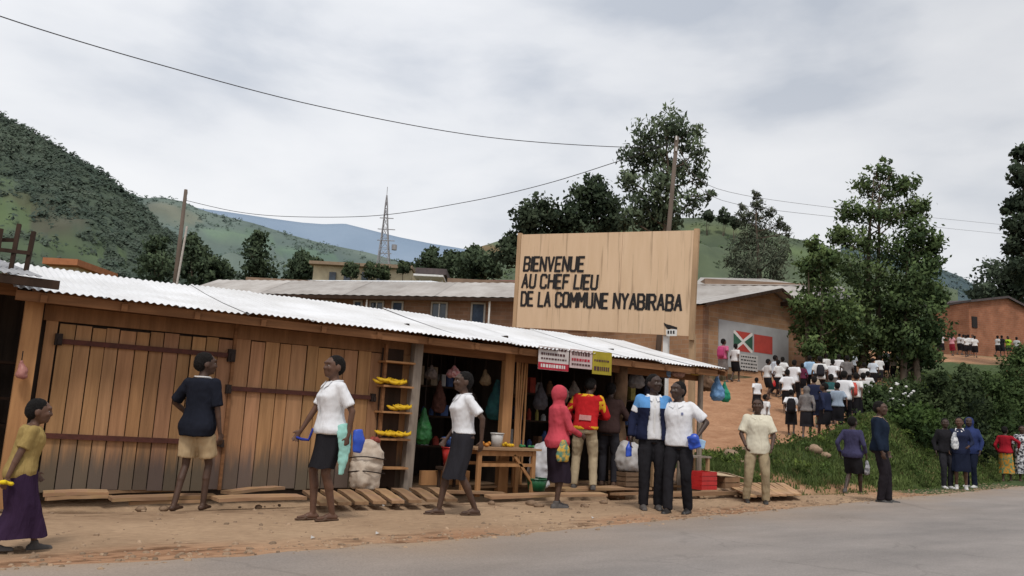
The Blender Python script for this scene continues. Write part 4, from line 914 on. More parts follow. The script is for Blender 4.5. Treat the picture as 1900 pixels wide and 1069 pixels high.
p = atY(1342, 905, YW-.55); slatbox((p.x, YW-.55, .105), (.44, .36, .20), mat('box_brown', (.27, .16, .09), (.19, .11, .06), scale=4), 'brown wooden box right of the red crate', 'wooden_box', 'box', .08, 2)
card = mat('cardboard', (.56, .43, .29), (.45, .33, .21), scale=3)
def sheet(px, py, Y, z, w_, d_, rz, tilt, label, m=card, nm='cardboard_sheet'):
    p = atY(px, py, Y); o = MB(); o.box((0, 0, 0), (w_, d_, .008)); o = o.build(nm, m); o.location = (p.x, Y, z); o.rotation_euler = (tilt[0], tilt[1], rz); return tag(o, label, 'cardboard')
sheet(1330, 880, YW-.55, .345, .62, .42, .2, (.12, .05), 'pale cardboard sheet lying over the brown box')
sheet(1362, 884, YW-.45, .30, .5, .3, -.2, (.02, .22), 'folded cardboard sheet leaning off the right of the brown box', mat('cardboard_light', (.62, .5, .36), scale=3))
# small stand behind the two men
sd = thing('wooden_stand', 'small wooden stand with pale legs behind the two men in dark trousers', 'stand')
yy = YW-.35; a_, b_ = atY(1225, 835, yy), atY(1300, 838, yy)
q = MB(); q.box(((a_.x+b_.x)/2, yy, .62), (b_.x-a_.x+.1, .4, .03)); q.build('top', post_g, sd)
for x in (a_.x, b_.x):
    for y in (yy-.16, yy+.16): q = MB(); q.beam((x, y, .1), (x, y, .605), .05, .05, up=V((0, 1, 0))); q.build('leg', mat('leg_pale', (.42, .27, .15), scale=4), sd)

# ------------------------------------------------------------------ boardwalk over the roadside drain
def board(p0, p1, wd, th, label, k=None, grp='loose boards laid over the roadside drain', nm='loose_board', tw=0):
    p0, p1 = V(p0), V(p1); d = p1-p0; L_ = d.length; k = k or jit(.75, 1.15); o = MB(); n = 6; hw = wd/2; ph = jit(3)
    for i in range(n+1):
        t = i/n-.5; e = .006*math.sin(ph+i); zz = .012*math.cos(t*PI)*jit(.4, 1)
        for a, b in ((-hw+e, -th/2), (hw+e*.5, -th/2), (hw+e*.5, th/2), (-hw+e, th/2)): o.v.append(V((t*L_, a, b+zz+a*tw)))
    for i in range(n):
        for s_ in range(4): o.f.append([i*4+s_, i*4+(s_+1) % 4, (i+1)*4+(s_+1) % 4, (i+1)*4+s_][::-1]); o.t.append((k, k*jit(.96, 1.03), k*jit(.92, 1.05)))
    o.f += [[0, 1, 2, 3], [n*4+3, n*4+2, n*4+1, n*4]]; o.t += [(k,)*3]*2
    o = o.build(nm, board_m, tint=True); o.location = (p0+p1)/2; o.rotation_euler = (0, -math.asin(d.z/L_), math.atan2(d.y, d.x)); tag(o, label, 'board')
    if grp: o['group'] = grp
    return o
def P(px, py, z): return atz(px, py, z)
LB = 'weathered loose board laid lengthwise along the foot of the shut shop front'
for a, b, wd, z in (((80, 916), (200, 914), .24, .10), ((85, 926), (205, 922), .17, .075), ((180, 912), (330, 908), .22, .085), ((205, 926), (400, 921), .18, .10), ((330, 906), (470, 908), .20, .10), ((398, 926), (560, 922), .26, .11), ((420, 914), (520, 905), .16, .14), ((240, 934), (380, 930), .10, .05)):
    board(P(*a, z), P(*b, z+jit(.015)), wd, .035, LB, tw=jit(.12))
for k in range(8):
    x = 572+k*33; a_ = P(x, 912-k*.8, .12); b_ = P(x+34, 936-k*1.1, .09)
    board(a_, b_, .155, .035, 'short slanting board of the boardwalk in front of the banana rack', grp='slanting boards in front of the banana rack')
LB2 = 'worn board lying along the front of the open shop bays'
for a, b, wd, z in (((800, 912), (935, 916), .18, .09), ((880, 903), (1060, 900), .22, .10), ((905, 922), (1120, 917), .17, .07), ((1040, 908), (1200, 905), .24, .09), ((1060, 897), (1190, 895), .2, .11), ((1140, 917), (1330, 913), .2, .075), ((1180, 900), (1300, 905), .22, .085)):
    board(P(*a, z), P(*b, z), wd, .035, LB2, grp='boards along the open shop bays', tw=jit(.1))
for k in range(7):
    a_ = P(1345+k*17, 897, .12); b_ = P(1395+k*14, 921-k*.5, .10); 
    board(a_, b_, .15, .03, 'thin pale board of the small deck right of the red crate', k=jit(1.1, 1.45), grp='pale deck boards right of the red crate')
q = board(P(1240, 918, .07), P(1482, 913, .07), .09, .06, 'long edge board running in front of the red crate and pale deck', grp=None)
stone_m = mat('stone_brown', (.27, .18, .115), (.16, .105, .07), scale=6, bump=.5)
def stone(px, py, r, lab, grp):
    p = P(px, py, .03); o = MB(); o.ell((0, 0, 0), (r*jit(.9, 1.5), r, r*.65), Matrix.Rotation(jit(3), 3, 'Z'), 9, 7, jit=.12); o = o.build('stone', stone_m, smooth=True); o.location = (p.x, p.y, ground_z(p.x, p.y)+r*.3); return tag(o, lab, 'stone', grp)
for px, py, r in ((180, 938, .085), (262, 940, .05), (305, 938, .05), (330, 936, .055), (480, 938, .04), (735, 935, .05), (912, 932, .05), (1000, 935, .06), (1085, 935, .05), (985, 932, .07), (1120, 930, .05)):
    stone(px, py, r, 'brown stone lying in the drain under the boardwalk', 'stones along the drain')
lit = mat('litter_white', (.52, .49, .46))
for px, py in ((1466, 956), (640, 935), (668, 936), (712, 938), (1090, 893), (1062, 887), (580, 998), (700, 990), (1100, 960)):
    p = atz(px, py, .01); o = MB(); r = .024
    o.add([(-r, -r*.6, 0), (r*.9, -r*.8, .012), (r*1.2, r*.5, .004), (-r*.3, r*.8, .022)], [(0, 1, 2), (0, 2, 3)]); o = o.build('litter', lit); o.location = (p.x, p.y, ground_z(p.x, p.y)+.012 if p.y > 9 else ground_z(p.x, p.y)+.006); tag(o, 'small white scrap of litter lying on the dirt verge', 'litter', 'scraps of litter on the verge')
# ------------------------------------------------------------------ trees and plants
leafm = mat('leaf', (1, 1, 1), (.82, .86, .8), scale=.7, rough=.8, attr=True, trans=.34, spec=.1)
bark_m = mat('bark', (.15, .115, .085), (.085, .065, .05), scale=4, stretch=(1, 1, .3), bump=.5)
def leaf(mb, p, s, asp, d, t, hint=None):
    """one small pointed leaf spray at p along direction d"""
    d = d.normalized(); a = d.orthogonal().normalized(); a.rotate(Quaternion(d, jit(PI))); w_ = a*s*asp*.5; e = d*s
    f = (0, 1, 2, 3)
    if hint is not None:
        if d.cross(a).dot(hint) > 0: f = (3, 2, 1, 0)          # face outwards
        mb.n += [hint]*4
    mb.add([p-e*.5, p+w_, p+e*.5, p-w_], [f], t)
def foliage(mb, c, r, n, size, asp, droop, c1, c2, flat=1.0):
    """leaf sprays in small tufts around a clump; tint painted as if lit above, shaded below and inside"""
    nt_ = max(3, n//16)
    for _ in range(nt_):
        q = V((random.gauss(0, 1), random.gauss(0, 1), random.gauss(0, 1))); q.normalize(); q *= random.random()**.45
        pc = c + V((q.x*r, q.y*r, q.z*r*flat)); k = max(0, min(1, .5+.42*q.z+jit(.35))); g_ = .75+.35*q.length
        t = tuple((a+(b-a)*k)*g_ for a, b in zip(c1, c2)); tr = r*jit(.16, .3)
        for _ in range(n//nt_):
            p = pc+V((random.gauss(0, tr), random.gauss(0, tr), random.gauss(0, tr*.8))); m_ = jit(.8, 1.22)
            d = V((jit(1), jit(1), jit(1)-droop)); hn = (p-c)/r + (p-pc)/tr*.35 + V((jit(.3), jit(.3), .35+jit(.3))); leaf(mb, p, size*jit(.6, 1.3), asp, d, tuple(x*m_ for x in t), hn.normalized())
def tree(name, label, blobs, D, c1, c2, base, leaf_s, n=260, asp=.4, droop=.3, tr=.14, group=None, cat='tree', dj=.5, trunks=None, flat=1.0):
    """blobs: (px, py, radius in px) of the crown lumps; base: pixel foot of the trunk"""
    tz_ = None
    bp_ = atD(base[0], base[1], D); gz = ground_z(bp_.x, bp_.y); bp_ = V((bp_.x, bp_.y, gz))
    root = thing(name, label, cat, bp_, 0, group)
    cr_ = MB(); cr_.n = []; sk = D/1510; pts = []
    if cat == 'shrub':
        for k in range(4): foliage(cr_, V((jit(.7), jit(.7), jit(.15, .45))), .5, n, leaf_s, asp, 0, c1, c2)
    for b in blobs:
        k = b[3] if len(b) > 3 else 1; r = b[2]*sk*((1.08 if name in ('roadside_tree', 'tall_tree') else 1.24) if k > .4 else 1.05)
        c = atD(b[0], b[1], D+jit(dj)*r*1.6) - bp_; pts.append((c, r)); foliage(cr_, c, r*.98, int(n*k*1.55), leaf_s, asp, droop, c1, c2, flat)
    cr_.build('crown', leafm, root, tint=True)
    tm = MB(); topc = max(pts, key=lambda q: q[0].z)[0]; feet = trunks or [0]
    for fx in feet:
        f0_ = V((_r0.x*fx, _r0.y*fx, -.3)); tt = V((topc.x*.6+f0_.x*.5, topc.y*.6+f0_.y*.5, topc.z*.95)) if len(feet) > 1 else V((topc.x, topc.y, topc.z*.96))
        ps = [f0_.lerp(tt, t)+V((jit(tr), jit(tr), 0))*(.6 if 0 < t < 1 else 0) for t in (0, .08, .25, .45, .65, .85, 1)]
        tm.tube(ps, [tr*1.5, tr*1.1, tr, tr*.8, tr*.55, tr*.3, tr*.1], 8)
        for c, r in pts:
            if len(feet) > 1 and random.random() < .4: continue
            zt_ = max(.12, min(.9, (c.z-r*1.2)/max(.1, tt.z))); o_ = f0_.lerp(tt, zt_); mid = o_.lerp(c, .5)+V((jit(r*.2), jit(r*.2), -r*.15))
            tm.tube([o_, mid, c, c+V((jit(r), jit(r), r*.6))*.7], [tr*.42*(1.1-zt_*.6), tr*.28*(1.1-zt_*.6), tr*.14, tr*.04], 6)
    tm.build('trunk', bark_m, root, smooth=True)
    return root
DK1, DK2 = (.034, .054, .03), (.105, .142, .062)
GR1, GR2 = (.06, .10, .042), (.19, .255, .098)
GY1, GY2 = (.066, .08, .06), (.155, .172, .118)
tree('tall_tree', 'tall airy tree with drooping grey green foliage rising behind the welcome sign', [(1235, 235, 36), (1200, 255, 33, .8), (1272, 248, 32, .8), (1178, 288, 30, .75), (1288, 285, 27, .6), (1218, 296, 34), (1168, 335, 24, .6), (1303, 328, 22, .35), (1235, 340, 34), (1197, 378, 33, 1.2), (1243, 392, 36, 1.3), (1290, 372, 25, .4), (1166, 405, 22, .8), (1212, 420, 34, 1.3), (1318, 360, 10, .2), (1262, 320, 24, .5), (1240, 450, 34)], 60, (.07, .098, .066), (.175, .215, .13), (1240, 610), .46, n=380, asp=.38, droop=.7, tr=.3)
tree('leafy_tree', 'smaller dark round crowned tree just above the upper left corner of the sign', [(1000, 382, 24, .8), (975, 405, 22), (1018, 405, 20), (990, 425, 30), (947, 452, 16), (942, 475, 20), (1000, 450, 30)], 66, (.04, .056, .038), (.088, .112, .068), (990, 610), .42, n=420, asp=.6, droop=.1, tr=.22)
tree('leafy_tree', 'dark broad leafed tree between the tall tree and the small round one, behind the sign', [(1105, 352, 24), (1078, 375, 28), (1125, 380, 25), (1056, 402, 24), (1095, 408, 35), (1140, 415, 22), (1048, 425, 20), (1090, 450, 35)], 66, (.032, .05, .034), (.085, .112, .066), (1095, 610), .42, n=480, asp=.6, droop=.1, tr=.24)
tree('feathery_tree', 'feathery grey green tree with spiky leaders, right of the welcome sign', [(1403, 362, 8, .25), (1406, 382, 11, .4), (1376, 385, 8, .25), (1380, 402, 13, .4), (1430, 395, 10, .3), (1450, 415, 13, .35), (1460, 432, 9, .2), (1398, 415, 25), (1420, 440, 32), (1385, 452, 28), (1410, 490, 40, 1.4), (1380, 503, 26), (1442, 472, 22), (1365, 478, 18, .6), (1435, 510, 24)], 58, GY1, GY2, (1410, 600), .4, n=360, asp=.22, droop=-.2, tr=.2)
G = 'trees in front of the gabled classroom'
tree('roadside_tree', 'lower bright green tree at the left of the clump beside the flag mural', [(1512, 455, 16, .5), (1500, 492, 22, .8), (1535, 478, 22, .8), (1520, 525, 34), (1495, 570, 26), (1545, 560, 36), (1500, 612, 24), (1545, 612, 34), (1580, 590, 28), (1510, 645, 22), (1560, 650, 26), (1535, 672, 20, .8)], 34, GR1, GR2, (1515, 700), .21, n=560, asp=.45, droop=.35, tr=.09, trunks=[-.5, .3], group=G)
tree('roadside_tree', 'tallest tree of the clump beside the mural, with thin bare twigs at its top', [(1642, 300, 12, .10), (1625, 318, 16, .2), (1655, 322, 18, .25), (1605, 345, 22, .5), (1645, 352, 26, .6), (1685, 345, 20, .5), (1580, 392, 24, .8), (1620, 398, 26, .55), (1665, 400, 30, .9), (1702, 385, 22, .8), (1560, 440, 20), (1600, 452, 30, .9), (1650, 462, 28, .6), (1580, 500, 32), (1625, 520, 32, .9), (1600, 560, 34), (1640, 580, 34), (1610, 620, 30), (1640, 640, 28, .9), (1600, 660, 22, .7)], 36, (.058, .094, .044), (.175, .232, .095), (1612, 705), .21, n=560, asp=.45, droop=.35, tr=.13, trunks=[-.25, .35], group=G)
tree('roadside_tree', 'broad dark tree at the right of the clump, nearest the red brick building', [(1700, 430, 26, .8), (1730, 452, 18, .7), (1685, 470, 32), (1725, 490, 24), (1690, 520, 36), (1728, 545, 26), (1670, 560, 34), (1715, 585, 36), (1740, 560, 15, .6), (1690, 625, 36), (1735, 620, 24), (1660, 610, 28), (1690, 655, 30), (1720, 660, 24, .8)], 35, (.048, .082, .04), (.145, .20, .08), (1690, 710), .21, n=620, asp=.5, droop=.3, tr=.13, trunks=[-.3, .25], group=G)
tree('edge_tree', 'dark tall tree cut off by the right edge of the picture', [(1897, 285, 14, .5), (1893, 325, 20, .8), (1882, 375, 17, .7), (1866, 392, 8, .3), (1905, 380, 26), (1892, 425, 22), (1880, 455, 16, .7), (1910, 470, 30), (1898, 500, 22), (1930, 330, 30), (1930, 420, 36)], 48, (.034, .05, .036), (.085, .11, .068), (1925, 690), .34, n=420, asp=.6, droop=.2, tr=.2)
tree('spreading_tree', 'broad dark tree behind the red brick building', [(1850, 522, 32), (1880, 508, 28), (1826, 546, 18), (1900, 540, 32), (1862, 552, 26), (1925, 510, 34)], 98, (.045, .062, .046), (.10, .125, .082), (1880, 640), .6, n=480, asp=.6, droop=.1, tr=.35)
G = 'trees behind the shop roof'
LT_ = [('columnar dark tree just left of the utility pole behind the white roof', [(292, 452, 15), (288, 475, 22), (300, 500, 26), (280, 505, 22)], 90, (285, 560)),
       ('bushy tree just right of the utility pole behind the white roof', [(352, 450, 14), (366, 470, 20), (350, 495, 24), (392, 492, 20), (378, 512, 24), (410, 508, 16)], 82, (370, 560)),
       ('tall narrow tree standing alone left of the white hall roof', [(480, 442, 12), (478, 460, 18), (474, 485, 22), (470, 508, 24), (490, 505, 20)], 92, (478, 560)),
       ('small bright bushy tree left of the cream house', [(562, 480, 12), (556, 497, 18), (575, 505, 15), (545, 512, 18), (588, 492, 10)], 84, (560, 560)),
       ('dark conical tree just right of the cream house, below the blue ridge', [(803, 468, 9), (798, 482, 15), (786, 496, 18), (812, 498, 16)], 100, (798, 560)),
       ('round green tree midway between the cream house and the welcome sign', [(838, 476, 12), (830, 490, 18), (850, 500, 20), (858, 484, 14)], 96, (842, 560)),
       ('broad dark tree just left of the welcome sign', [(880, 472, 14), (870, 490, 22), (895, 495, 22), (885, 508, 22), (912, 502, 16)], 84, (885, 560))]
for lab, bl, D, base in LT_: tree('distant_tree', lab, bl, D, (.046, .068, .046), (.105, .138, .078), base, .5, n=330, asp=.6, droop=.15, tr=.22, group=G)
for px, py, r, lab in ((652, 497, 10, 'small spiky tree in front of the left part of the cream house'), (690, 498, 11, 'small dark tree in front of the middle of the cream house'), (712, 503, 9, 'small shrubby tree at the foot of the lattice tower'), (748, 492, 8, 'small tree peeping over the right end of the cream house')):
    tree('small_tree', lab, [(px, py, r), (px-r*.6, py+r*.8, r*.8), (px+r*.6, py+r*.9, r*.8)], 68, (.046, .066, .04), (.11, .14, .07), (px, 540), .4, n=150, asp=.4, droop=.1, tr=.1, group=G)
# skyline trees on the pasture hill
for px, py, r, lab in ((1312, 398, 9, 'rounded dark tree on the hill crest right of the tall tree'), (1342, 402, 10, 'second dark tree on the hill crest, left of the feathery tree'), (1362, 412, 8, 'lowest of the three dark trees on the hill crest')):
    tree('crest_tree', lab, [(px, py, r), (px+r*.7, py+4, r*.7)], 300, (.06, .078, .055), (.095, .118, .08), (px, py+22), 1.6, n=110, asp=.7, droop=.1, tr=.5, group='trees on the hill crest')
# shrubs on the bank
G = 'shrubs on the roadside bank'
SHR = [('dark shrub at the left end of the hedge, behind the woman in the purple top', [(1608, 755, 24), (1625, 735, 20), (1600, 780, 22), (1632, 775, 22)], 26, DK1, (.10, .142, .055)),
       ('white flowering shrub behind the head of the man in the dark sweater', [(1668, 722, 26), (1690, 742, 26), (1655, 752, 26), (1682, 768, 24)], 26.5, DK1, (.09, .122, .05)),
       ('low leafy shrub right of the man in the dark sweater', [(1700, 782, 24), (1722, 790, 22), (1680, 795, 22)], 25, GR1, (.08, .125, .035)),
       ('tall dark shrub left of the group of three in navy', [(1735, 735, 28), (1720, 760, 26), (1750, 765, 26), (1738, 705, 18, .6)], 26, DK1, (.09, .12, .052)),
       ('dark dense shrub right behind the group of three in navy', [(1785, 735, 30), (1775, 765, 28), (1805, 760, 26), (1795, 705, 20, .7)], 27, (.03, .046, .028), (.088, .118, .052)),
       ('broad green shrub between the navy group and the woman in red', [(1840, 740, 28), (1828, 770, 26), (1855, 775, 26), (1838, 712, 20, .8)], 29, GR1, (.08, .115, .04)),
       ('tall pale green shrub at the right edge of the picture', [(1880, 690, 24), (1892, 725, 28), (1875, 755, 26), (1900, 760, 26), (1868, 715, 20), (1895, 660, 18)], 31, GR1, (.10, .14, .05))]
for lab, bl, D, a_, b_ in SHR:
    bl = bl + [(bl[0][0]-6, 792, 22), (bl[0][0]+18, 796, 20), (bl[0][0]+6, 775, 22)]
    s_ = tree('shrub', lab, bl, D, a_, b_, (bl[0][0], 800), .15, n=520, asp=.55, droop=.1, tr=.035, group=G, cat='shrub', trunks=[-.15, 0, .15])
    if 'flowering' in lab:
        q = MB()
        for k in range(20):
            p = atD(jit(1645, 1700), jit(708, 762), D-jit(.5, 1.1)) - s_.location; q.ell(p, (.045, .045, .035), None, 6, 4, jit=.2)
        q.build('flowers', white_paint, s_)['kind'] = 'stuff'
tree('dry_bush', 'small dry orange brown bush in the shrubs near the right edge', [(1868, 708, 13), (1880, 694, 10), (1858, 720, 12), (1872, 725, 12)], 32, (.16, .08, .03), (.36, .2, .09), (1870, 760), .14, n=260, asp=.35, droop=0, tr=.03, cat='bush')
# grass blades on the bank and mound
gm = mat('grass_blade', (1, 1, 1), (.75, .8, .7), scale=1.5, rough=.85, attr=True, trans=.2, spec=.15)
gb_ = MB(); cnt = 0
def blades(x, y, n, h, sp, c):
    for _ in range(n):
        px, py = x+random.gauss(0, sp), y+random.gauss(0, sp); z = ground_z(px, py)-.02; hh = h*jit(.55, 1.3); a = jit(PI); wd = (.011 if x < 20 else .017)*jit(.7, 1.4); ln = jit(.05, .6)*hh
        s_ = V((math.cos(a), math.sin(a), 0)); l_ = V((math.cos(a+jit(3)), math.sin(a+jit(3)), 0))*ln; p = V((px, py, z)); k = jit(.65, 1.35)
        t = tuple(q*k for q in c); m_ = p+l_*.35+V((0, 0, hh*.6))
        gb_.add([p-s_*wd, p+s_*wd, m_+s_*wd*.8, m_-s_*wd*.8], [(0, 1, 2, 3)], t); gb_.add([m_-s_*wd*.8, m_+s_*wd*.8, p+l_+V((0, 0, hh*.95))], [(0, 1, 2)], t)
while cnt < 11500:
    x = 12 + 28*random.random()**1.25; d = jit(-.3, 4.4) if random.random() < .85 else jit(4, 9); y = ditch_y(x)+d
    a_ = grassy(x, y)*(.6 + .4*sstep(-.25, .15, noise.noise(V((x*.9, y*.9, 8)))))
    if random.random() > a_: continue
    big = noise.noise(V((x*.6, y*.6, 2))); c = V((.075, .108, .032)).lerp(V((.145, .185, .06)), max(0, min(1, .5+big+jit(.25))))
    if random.random() < .06: c = V((.21, .18, .08))
    blades(x, y, 9, (.13 if d > .2 else .08)*(1.25 if big > .2 else 1), .075, c); cnt += 1
for k in range(60):     # tufts along the road edge and the shop drain
    x = jit(14, 30); y = ditch_y(x)-jit(.3, .8); blades(x, y, 7, .06, .05, (.10, .14, .045))
for px in (150, 168, 430, 720): p = atz(px, 905, .05); blades(p.x, p.y, 12, .1, .05, (.08, .11, .035))
stuff(gb_.build('grass', gm, tint=True), 'long green grass on the roadside bank', 'grass')
wd_ = MB(); wd_.n = []; k = 0
while k < 190:
    x = 12.6 + 24*random.random()**1.2; y = ditch_y(x)+jit(.3, 4.2)
    if grassy(x, y) < .7 or random.random() < .3: continue
    k += 1; r = jit(.10, .3); c = V((x, y, ground_z(x, y)+r*.55)); q_ = random.random()
    foliage(wd_, c, r, 60, .075, .6, .1, (.045+.02*q_, .078+.02*q_, .026), (.12+.06*q_, .18+.05*q_, .055), .8)
stuff(wd_.build('weeds', leafm, tint=True), 'leafy weeds tangled in the grass of the roadside bank', 'weeds')
rk_ = MB()
for k in range(5):
    px, py = ((1510, 838), (1355, 850), (1380, 838), (1530, 848), (1368, 862))[k]; p = ground(px, py, 12, 40)
    stn = MB(); r = (.17, .2, .13, .12, .16)[k]; stn.ell((0, 0, 0), (r*1.3, r, r*.7), Matrix.Rotation(k, 3, 'Z'), 10, 7, jit=.14); o = stn.build('rock', mat('rock_pale', (.36, .25, .17), (.22, .15, .10), scale=5, bump=.5), smooth=True); o.location = (p.x, p.y, p.z+r*.25); tag(o, 'pale brown rock half buried in the grassy mound', 'rock', 'rocks in the grassy mound')
del G

# ------------------------------------------------------------------ poles, tower, wires
pole_m = mat('pole_wood', (.145, .112, .09), (.10, .078, .062), scale=3, stretch=(1, 1, .2), bump=.2)
steel = mat('steel_grey', (.34, .33, .345), (.26, .25, .26), scale=5, rough=.5); wire_m = mat('wire_black', (.03, .03, .033), rough=.6)  # tower steel lightened in colour for distance haze
def upole(label, top, foot, D, r0, r1):
    a_, b_ = atD(*top, D), atD(*foot, D); d = (b_-a_).normalized(); gz = ground_z(b_.x, b_.y)-.4; e_ = a_+d*((gz-a_.z)/d.z)
    t = thing('utility_pole', label, 'utility pole', e_); q = MB(); q.tube([(0, 0, 0), a_-e_], [r0, r1], 10); q.build('pole', pole_m, t, smooth=True); return t, a_-e_
p1, top1 = upole('bare wooden utility pole leaning right behind the white shop roof', (345, 352), (325, 523), 42, .15, .09)
for k in (.25, .6): q = MB(); q.tube([V((0, 0, 0)), V((.0, 0, .16))], .03, 6); o = q.build('insulator', white_paint, p1); o.location = top1+V((.08, 0, -k))
q = MB(); a_, b_ = atD(347, 420, 41), atD(329, 523, 41); d = (b_-a_).normalized(); q.tube([a_, b_+d*4], .055, 8); tag(q.build('stay_pole', mat('pole_pale', (.5, .47, .43), (.4, .37, .34))), 'thin pale stay pole leaning against the utility pole at left', 'pole')
p2, top2 = upole('tall wooden utility pole behind the sign, in front of the tall airy tree', (1256, 254), (1241, 425), 27, .11, .07)
for k in (.15, .55): q = MB(); q.tube([V((0, 0, 0)), V((0, 0, .15))], .03, 6); o = q.build('insulator', white_paint, p2); o.location = top2+V((-.08, -.05, -k))
tw = thing('lattice_tower', 'tall thin steel lattice tower with side arms and a small drum, behind the cream house', 'tower'); DT = 150
ft_, tp_ = atD(711, 500, DT), atD(718, 358, DT); H_ = tp_.z-ft_.z; zf = ground_z(ft_.x, ft_.y)-1; lean = V((tp_.x-ft_.x, tp_.y-ft_.y, 0))/H_
tw.location = (ft_.x, ft_.y, zf); HT = tp_.z-zf
def TWp(t, sx, sy):
    hw = 2.9*(1-t)**1.5+.22*(1-t)+.12; return V((0, 0, HT*t))+lean*(HT*t-(ft_.z-zf))+_r0*(sx*hw)+_f0*(sy*hw)
for sx in (-1, 1):
    for sy in (-1, 1): q = MB(); q.tube([TWp(t/14, sx, sy) for t in range(14)]+[TWp(.985, sx*.3, sy*.3)], .10, 5); q.build('leg', steel, tw)
q = MB(); ts = [1-(1-k/15)**1.15 for k in range(15)]
for t0, t1 in zip(ts, ts[1:]):
    for (sx, sy, ex, ey) in ((-1, -1, 1, -1), (1, -1, 1, 1), (1, 1, -1, 1), (-1, 1, -1, -1)):
        q.tube([TWp(t0, sx, sy), TWp(t1, ex, ey)], .04, 4, False); q.tube([TWp(t0, ex, ey), TWp(t1, sx, sy)], .04, 4, False); q.tube([TWp(t1, sx, sy), TWp(t1, ex, ey)], .05, 4, False)
q.build('bracing', steel, tw)
for t, l_ in ((.77, 1.9), (.84, 1.5), (.70, 1.9), (.62, 1.4)):
    c = TWp(t, 0, 0); q = MB(); q.beam(c-_r0*l_*.75, c+_r0*l_, .14, .14); q.build('arm', steel, tw)
c = TWp(.66, 0, 0)+_r0*1.9; q = MB(); q.tube([c-V((0, 0, .5)), c+V((0, 0, .5))], .5, 10); q.build('drum', steel, tw)
q = MB(); q.tube([TWp(.98, 0, 0), TWp(1, 0, 0)+V((0, 0, 1.2))], .06, 5); q.build('mast', steel, tw)
wire_far = mat('wire_pale', (.22, .22, .23), rough=.6)  # pale grey stands for haze over the distant wires
def wire(label, pts, r=.016, m=wire_m):
    ps = [atD(x, y, D) for x, y, D in pts]; fine = []
    n = len(ps)
    for i in range(n-1):                       # smooth curve through the points
        p0, p1_, p2_, p3 = ps[max(i-1, 0)], ps[i], ps[i+1], ps[min(i+2, n-1)]
        for k in range(8):
            t = k/8; fine.append(.5*((2*p1_)+(p2_-p0)*t+(2*p0-5*p1_+4*p2_-p3)*t*t+(3*p1_-p0-3*p2_+p3)*t**3))
    fine.append(ps[-1]); q = MB(); q.tube(fine, r, 5); return tag(q.build('overhead_wire', m), label, 'wire')
wire('thick black wire sagging from the top left corner to the tall utility pole', [(-160, -40, 13), (0, 30, 15), (300, 121, 17.8), (600, 199, 20.6), (900, 254, 23.6), (1155, 273, 26), (1254, 268, 27)], .0125)
wire('lower wire rising from the lattice tower side to the tall utility pole', [(345, 372, 42), (440, 393, 40.5), (540, 402, 39), (700, 400, 36), (870, 374, 33), (1010, 342, 30.5), (1145, 300, 28.3), (1254, 264, 27)], .0145)
wire('faint upper wire running right from the tall utility pole behind the trees', [(1257, 270, 27), (1330, 350, 36), (1540, 385, 46), (1720, 403, 55), (1890, 420, 63), (1990, 430, 66)], .011, wire_far)
wire('faint lower wire running right from the tall utility pole behind the trees', [(1257, 285, 27), (1340, 372, 36), (1560, 404, 46), (1720, 420, 55), (1890, 437, 63), (1990, 446, 66)], .011, wire_far)
# ------------------------------------------------------------------ people
skin_m = [mat('skin_dark', (.085, .046, .031), (.06, .032, .021), scale=9, rough=.55, spec=.35), mat('skin_brown', (.125, .062, .039), (.09, .044, .027), scale=9, rough=.55, spec=.35), mat('skin_deep', (.058, .034, .025), (.042, .024, .018), scale=9, rough=.5, spec=.35)]
hair_m = mat('hair_black', (.014, .012, .011), (.007, .006, .006), scale=60, rough=.95, bump=.8)
eye_m = mat('eye_white', (.34, .30, .27)); iris_m = mat('iris', (.012, .008, .006), rough=.2)
shoe_blk = mat('shoe_black', (.025, .022, .02), rough=.5, spec=.4); shoe_brn = mat('sandal_brown', (.10, .06, .04), rough=.7); shoe_wht = mat('shoe_white', (.62, .60, .58), rough=.6); shoe_gry = mat('shoe_grey', (.10, .09, .085), rough=.7)
WHT = cloth('white', (.74, .74, .76), k=.86); WHT2 = cloth('white_warm', (.70, .69, .68), k=.84); BLK = cloth('black', (.022, .021, .024)); BLK2 = cloth('charcoal', (.032, .031, .037)); NVY = cloth('navy', (.024, .030, .062)); NVY2 = cloth('navy_deep', (.016, .020, .038))
def ik(a, t, l1, l2, pole):
    d = t-a; L_ = d.length
    if L_ > (l1+l2)*.999: d = d*((l1+l2)*.999/L_); t = a+d; L_ = d.length
    u = d/L_; x = (l1*l1-l2*l2+L_*L_)/(2*L_); h = math.sqrt(max(0, l1*l1-x*x)); p = pole-u*pole.dot(u); p.normalize()
    return a+u*x+p*h, t
class Fig: pass
